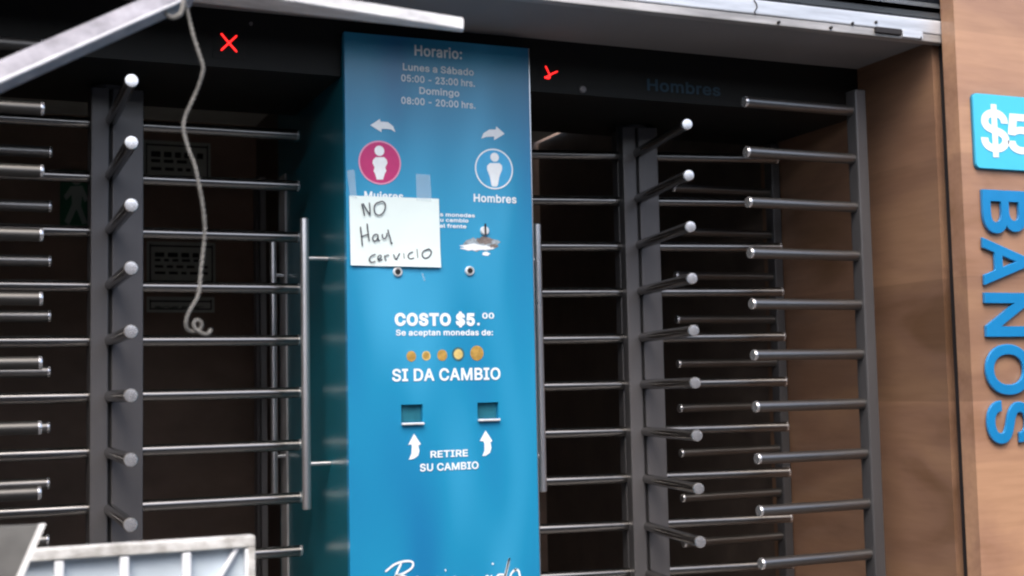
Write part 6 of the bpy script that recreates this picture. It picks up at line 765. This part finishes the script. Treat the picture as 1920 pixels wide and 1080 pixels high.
ro = thing('hanging_rope', 'thin grey rope hanging from the stall frame, knotted at its end', 'rope', rpts[0])
def rpart(name, bm, m):
    o = obj(name, bm, m, None, True); o.parent = ro; o.matrix_parent_inverse = Matrix.Translation(ro.location).inverted(); return o
rpart('strand', bm, M['rope'])
bm = bmesh.new(); lp = [P(x, y, Y=YS-0.030) for x, y in ((308, -14), (309, 6), (311, 22), (318, 31), (328, 32), (338, 26), (343, 12), (346, -10))]
q = []
for i in range(len(lp)-1):
    p0, p1, p2, p3 = lp[max(i-1, 0)], lp[i], lp[i+1], lp[min(i+2, len(lp)-1)]
    for k in range(4):
        u = k/4; q.append(0.5*((2*p1)+(p2-p0)*u+(2*p0-5*p1+4*p2-p3)*u*u+(3*p1-p0-3*p2+p3)*u**3))
q.append(lp[-1]); tube(bm, q, 0.004, 8); rpart('knot_loop', bm, M['rope'])

# ------------------------------------------------------------------ things at the foot of the picture
YC = 2.1
c0, c1 = P(60, 1021, Y=YC), P(475, 1003, Y=YC)
pn = thing('ribbed_panel', 'white ribbed plastic panel with worn rim standing upright before the turnstile', 'panel', (c0.x, YC, 0))
W = c1.x-c0.x+0.12; x0 = -0.12; ztop = c1.z
def ppart(name, bm, m, smooth=False): return obj(name, bm, m, pn, smooth)
X1 = c1.x-c0.x
ppart('sheet', boxes((x0+0.02, X1-0.010, 0.004, 0.012, 0.02, ztop-0.012)), M['panel_white'])
bm = bmesh.new(); box(bm, x0, X1, -0.016, 0.014, ztop-0.017, ztop, 0.002); box(bm, X1-0.011, X1, -0.016, 0.0139, 0.0, ztop-0.0172, 0.002); box(bm, x0, x0+0.012, -0.016, 0.0139, 0.0, ztop-0.0172, 0.002); box(bm, x0+0.0122, X1-0.0112, -0.016, 0.0139, 0.0, 0.015, 0.002)
ppart('rim', bm, M['rim'])
for px in (110, 232, 348, 461):
    xx = P(px, 1050, Y=YC).x-c0.x; bm = bmesh.new(); wd = 0.007 if px < 400 else 0.0035
    box(bm, xx-wd, xx+wd, -0.014, 0.0038, 0.017, ztop-0.019, 0.003); ppart('rib', bm, M['rib_white'])
d0, d1 = P(447, 1019, Y=YC), P(395, 1108, Y=YC)
bm = beam((d0.x-c0.x, -0.004, d0.z), (d1.x-c0.x, -0.004, d1.z), 0.007, 0.0035); ppart('brace', bm, M['rib_white'])

YD = 1.95
e0, e1 = P(81, 984, Y=YD), P(40, 1078, Y=YD)
dirn = Vector((e1.x-e0.x, 0, e1.z-e0.z)); k = e0.z/-dirn.z; foot = Vector((e0.x, 0, e0.z)) + dirn*k
bd = thing('leaning_board', 'dusty grey board with white edge leaning beside the white ribbed panel', 'board', (foot.x, YD, 0))
dd = Vector((e0.x-foot.x, e0.z)); Ld = dd.length; dn = dd.normalized(); wv = Vector((-1.0, 0.02))*0.62
q0 = Vector((0, 0)); q1 = dd; q2 = dd+wv; q3 = q0+wv*1.0
bm = bmesh.new(); inn = Vector((-0.006, 0))
plate(bm, [tuple(q0+inn), tuple(q1+inn), tuple(q2), (q3.x, 0.0)], -0.004, 0.016); bmesh.ops.recalc_face_normals(bm, faces=bm.faces); obj('sheet', bm, M['board'], bd)
bm = bmesh.new(); plate(bm, [tuple(q0+inn), tuple(q1+inn), tuple(q1+Vector((0.0032, 0.0008))), tuple(q0+Vector((0.0032, 0)))], -0.006, 0.02); bmesh.ops.recalc_face_normals(bm, faces=bm.faces); obj('edge_strip', bm, M['board_edge'], bd)

# ------------------------------------------------------------------ stall row added out of view to shade the front and darken reflections
op = thing('added_stall_row', 'added unseen row of dark stalls across the alley, blocking low skylight', 'building', (1.0, -2.4, 0))
obj('wall', boxes((-14, 14, -3.0, -0.45, 0, 3.15)), mat('dark_plaster', (0.075, 0.07, 0.068), 0.8, vary=0.3, scale=(1, 1, 1)), op)
bm = bmesh.new()
for i in range(-6, 7): box(bm, i*2.2-0.12, i*2.2+0.12, -0.44, 0.0, 0, 3.0)
box(bm, -14, 14, -0.44, 0.05, 3.0, 3.22); obj('pillar_frame', bm, mat('grey_render', (0.12, 0.115, 0.11), 0.8, vary=0.25, scale=(2, 2, 2)), op)
bm = bmesh.new()
for i in range(-6, 6):
    for k in range(26): box(bm, i*2.2+0.14, i*2.2+2.06, -0.44+0.01*(k % 2), -0.40+0.01*(k % 2), 0.02+k*0.11, 0.12+k*0.11)
obj('closed_shutters', bm, M['shutter'], op)
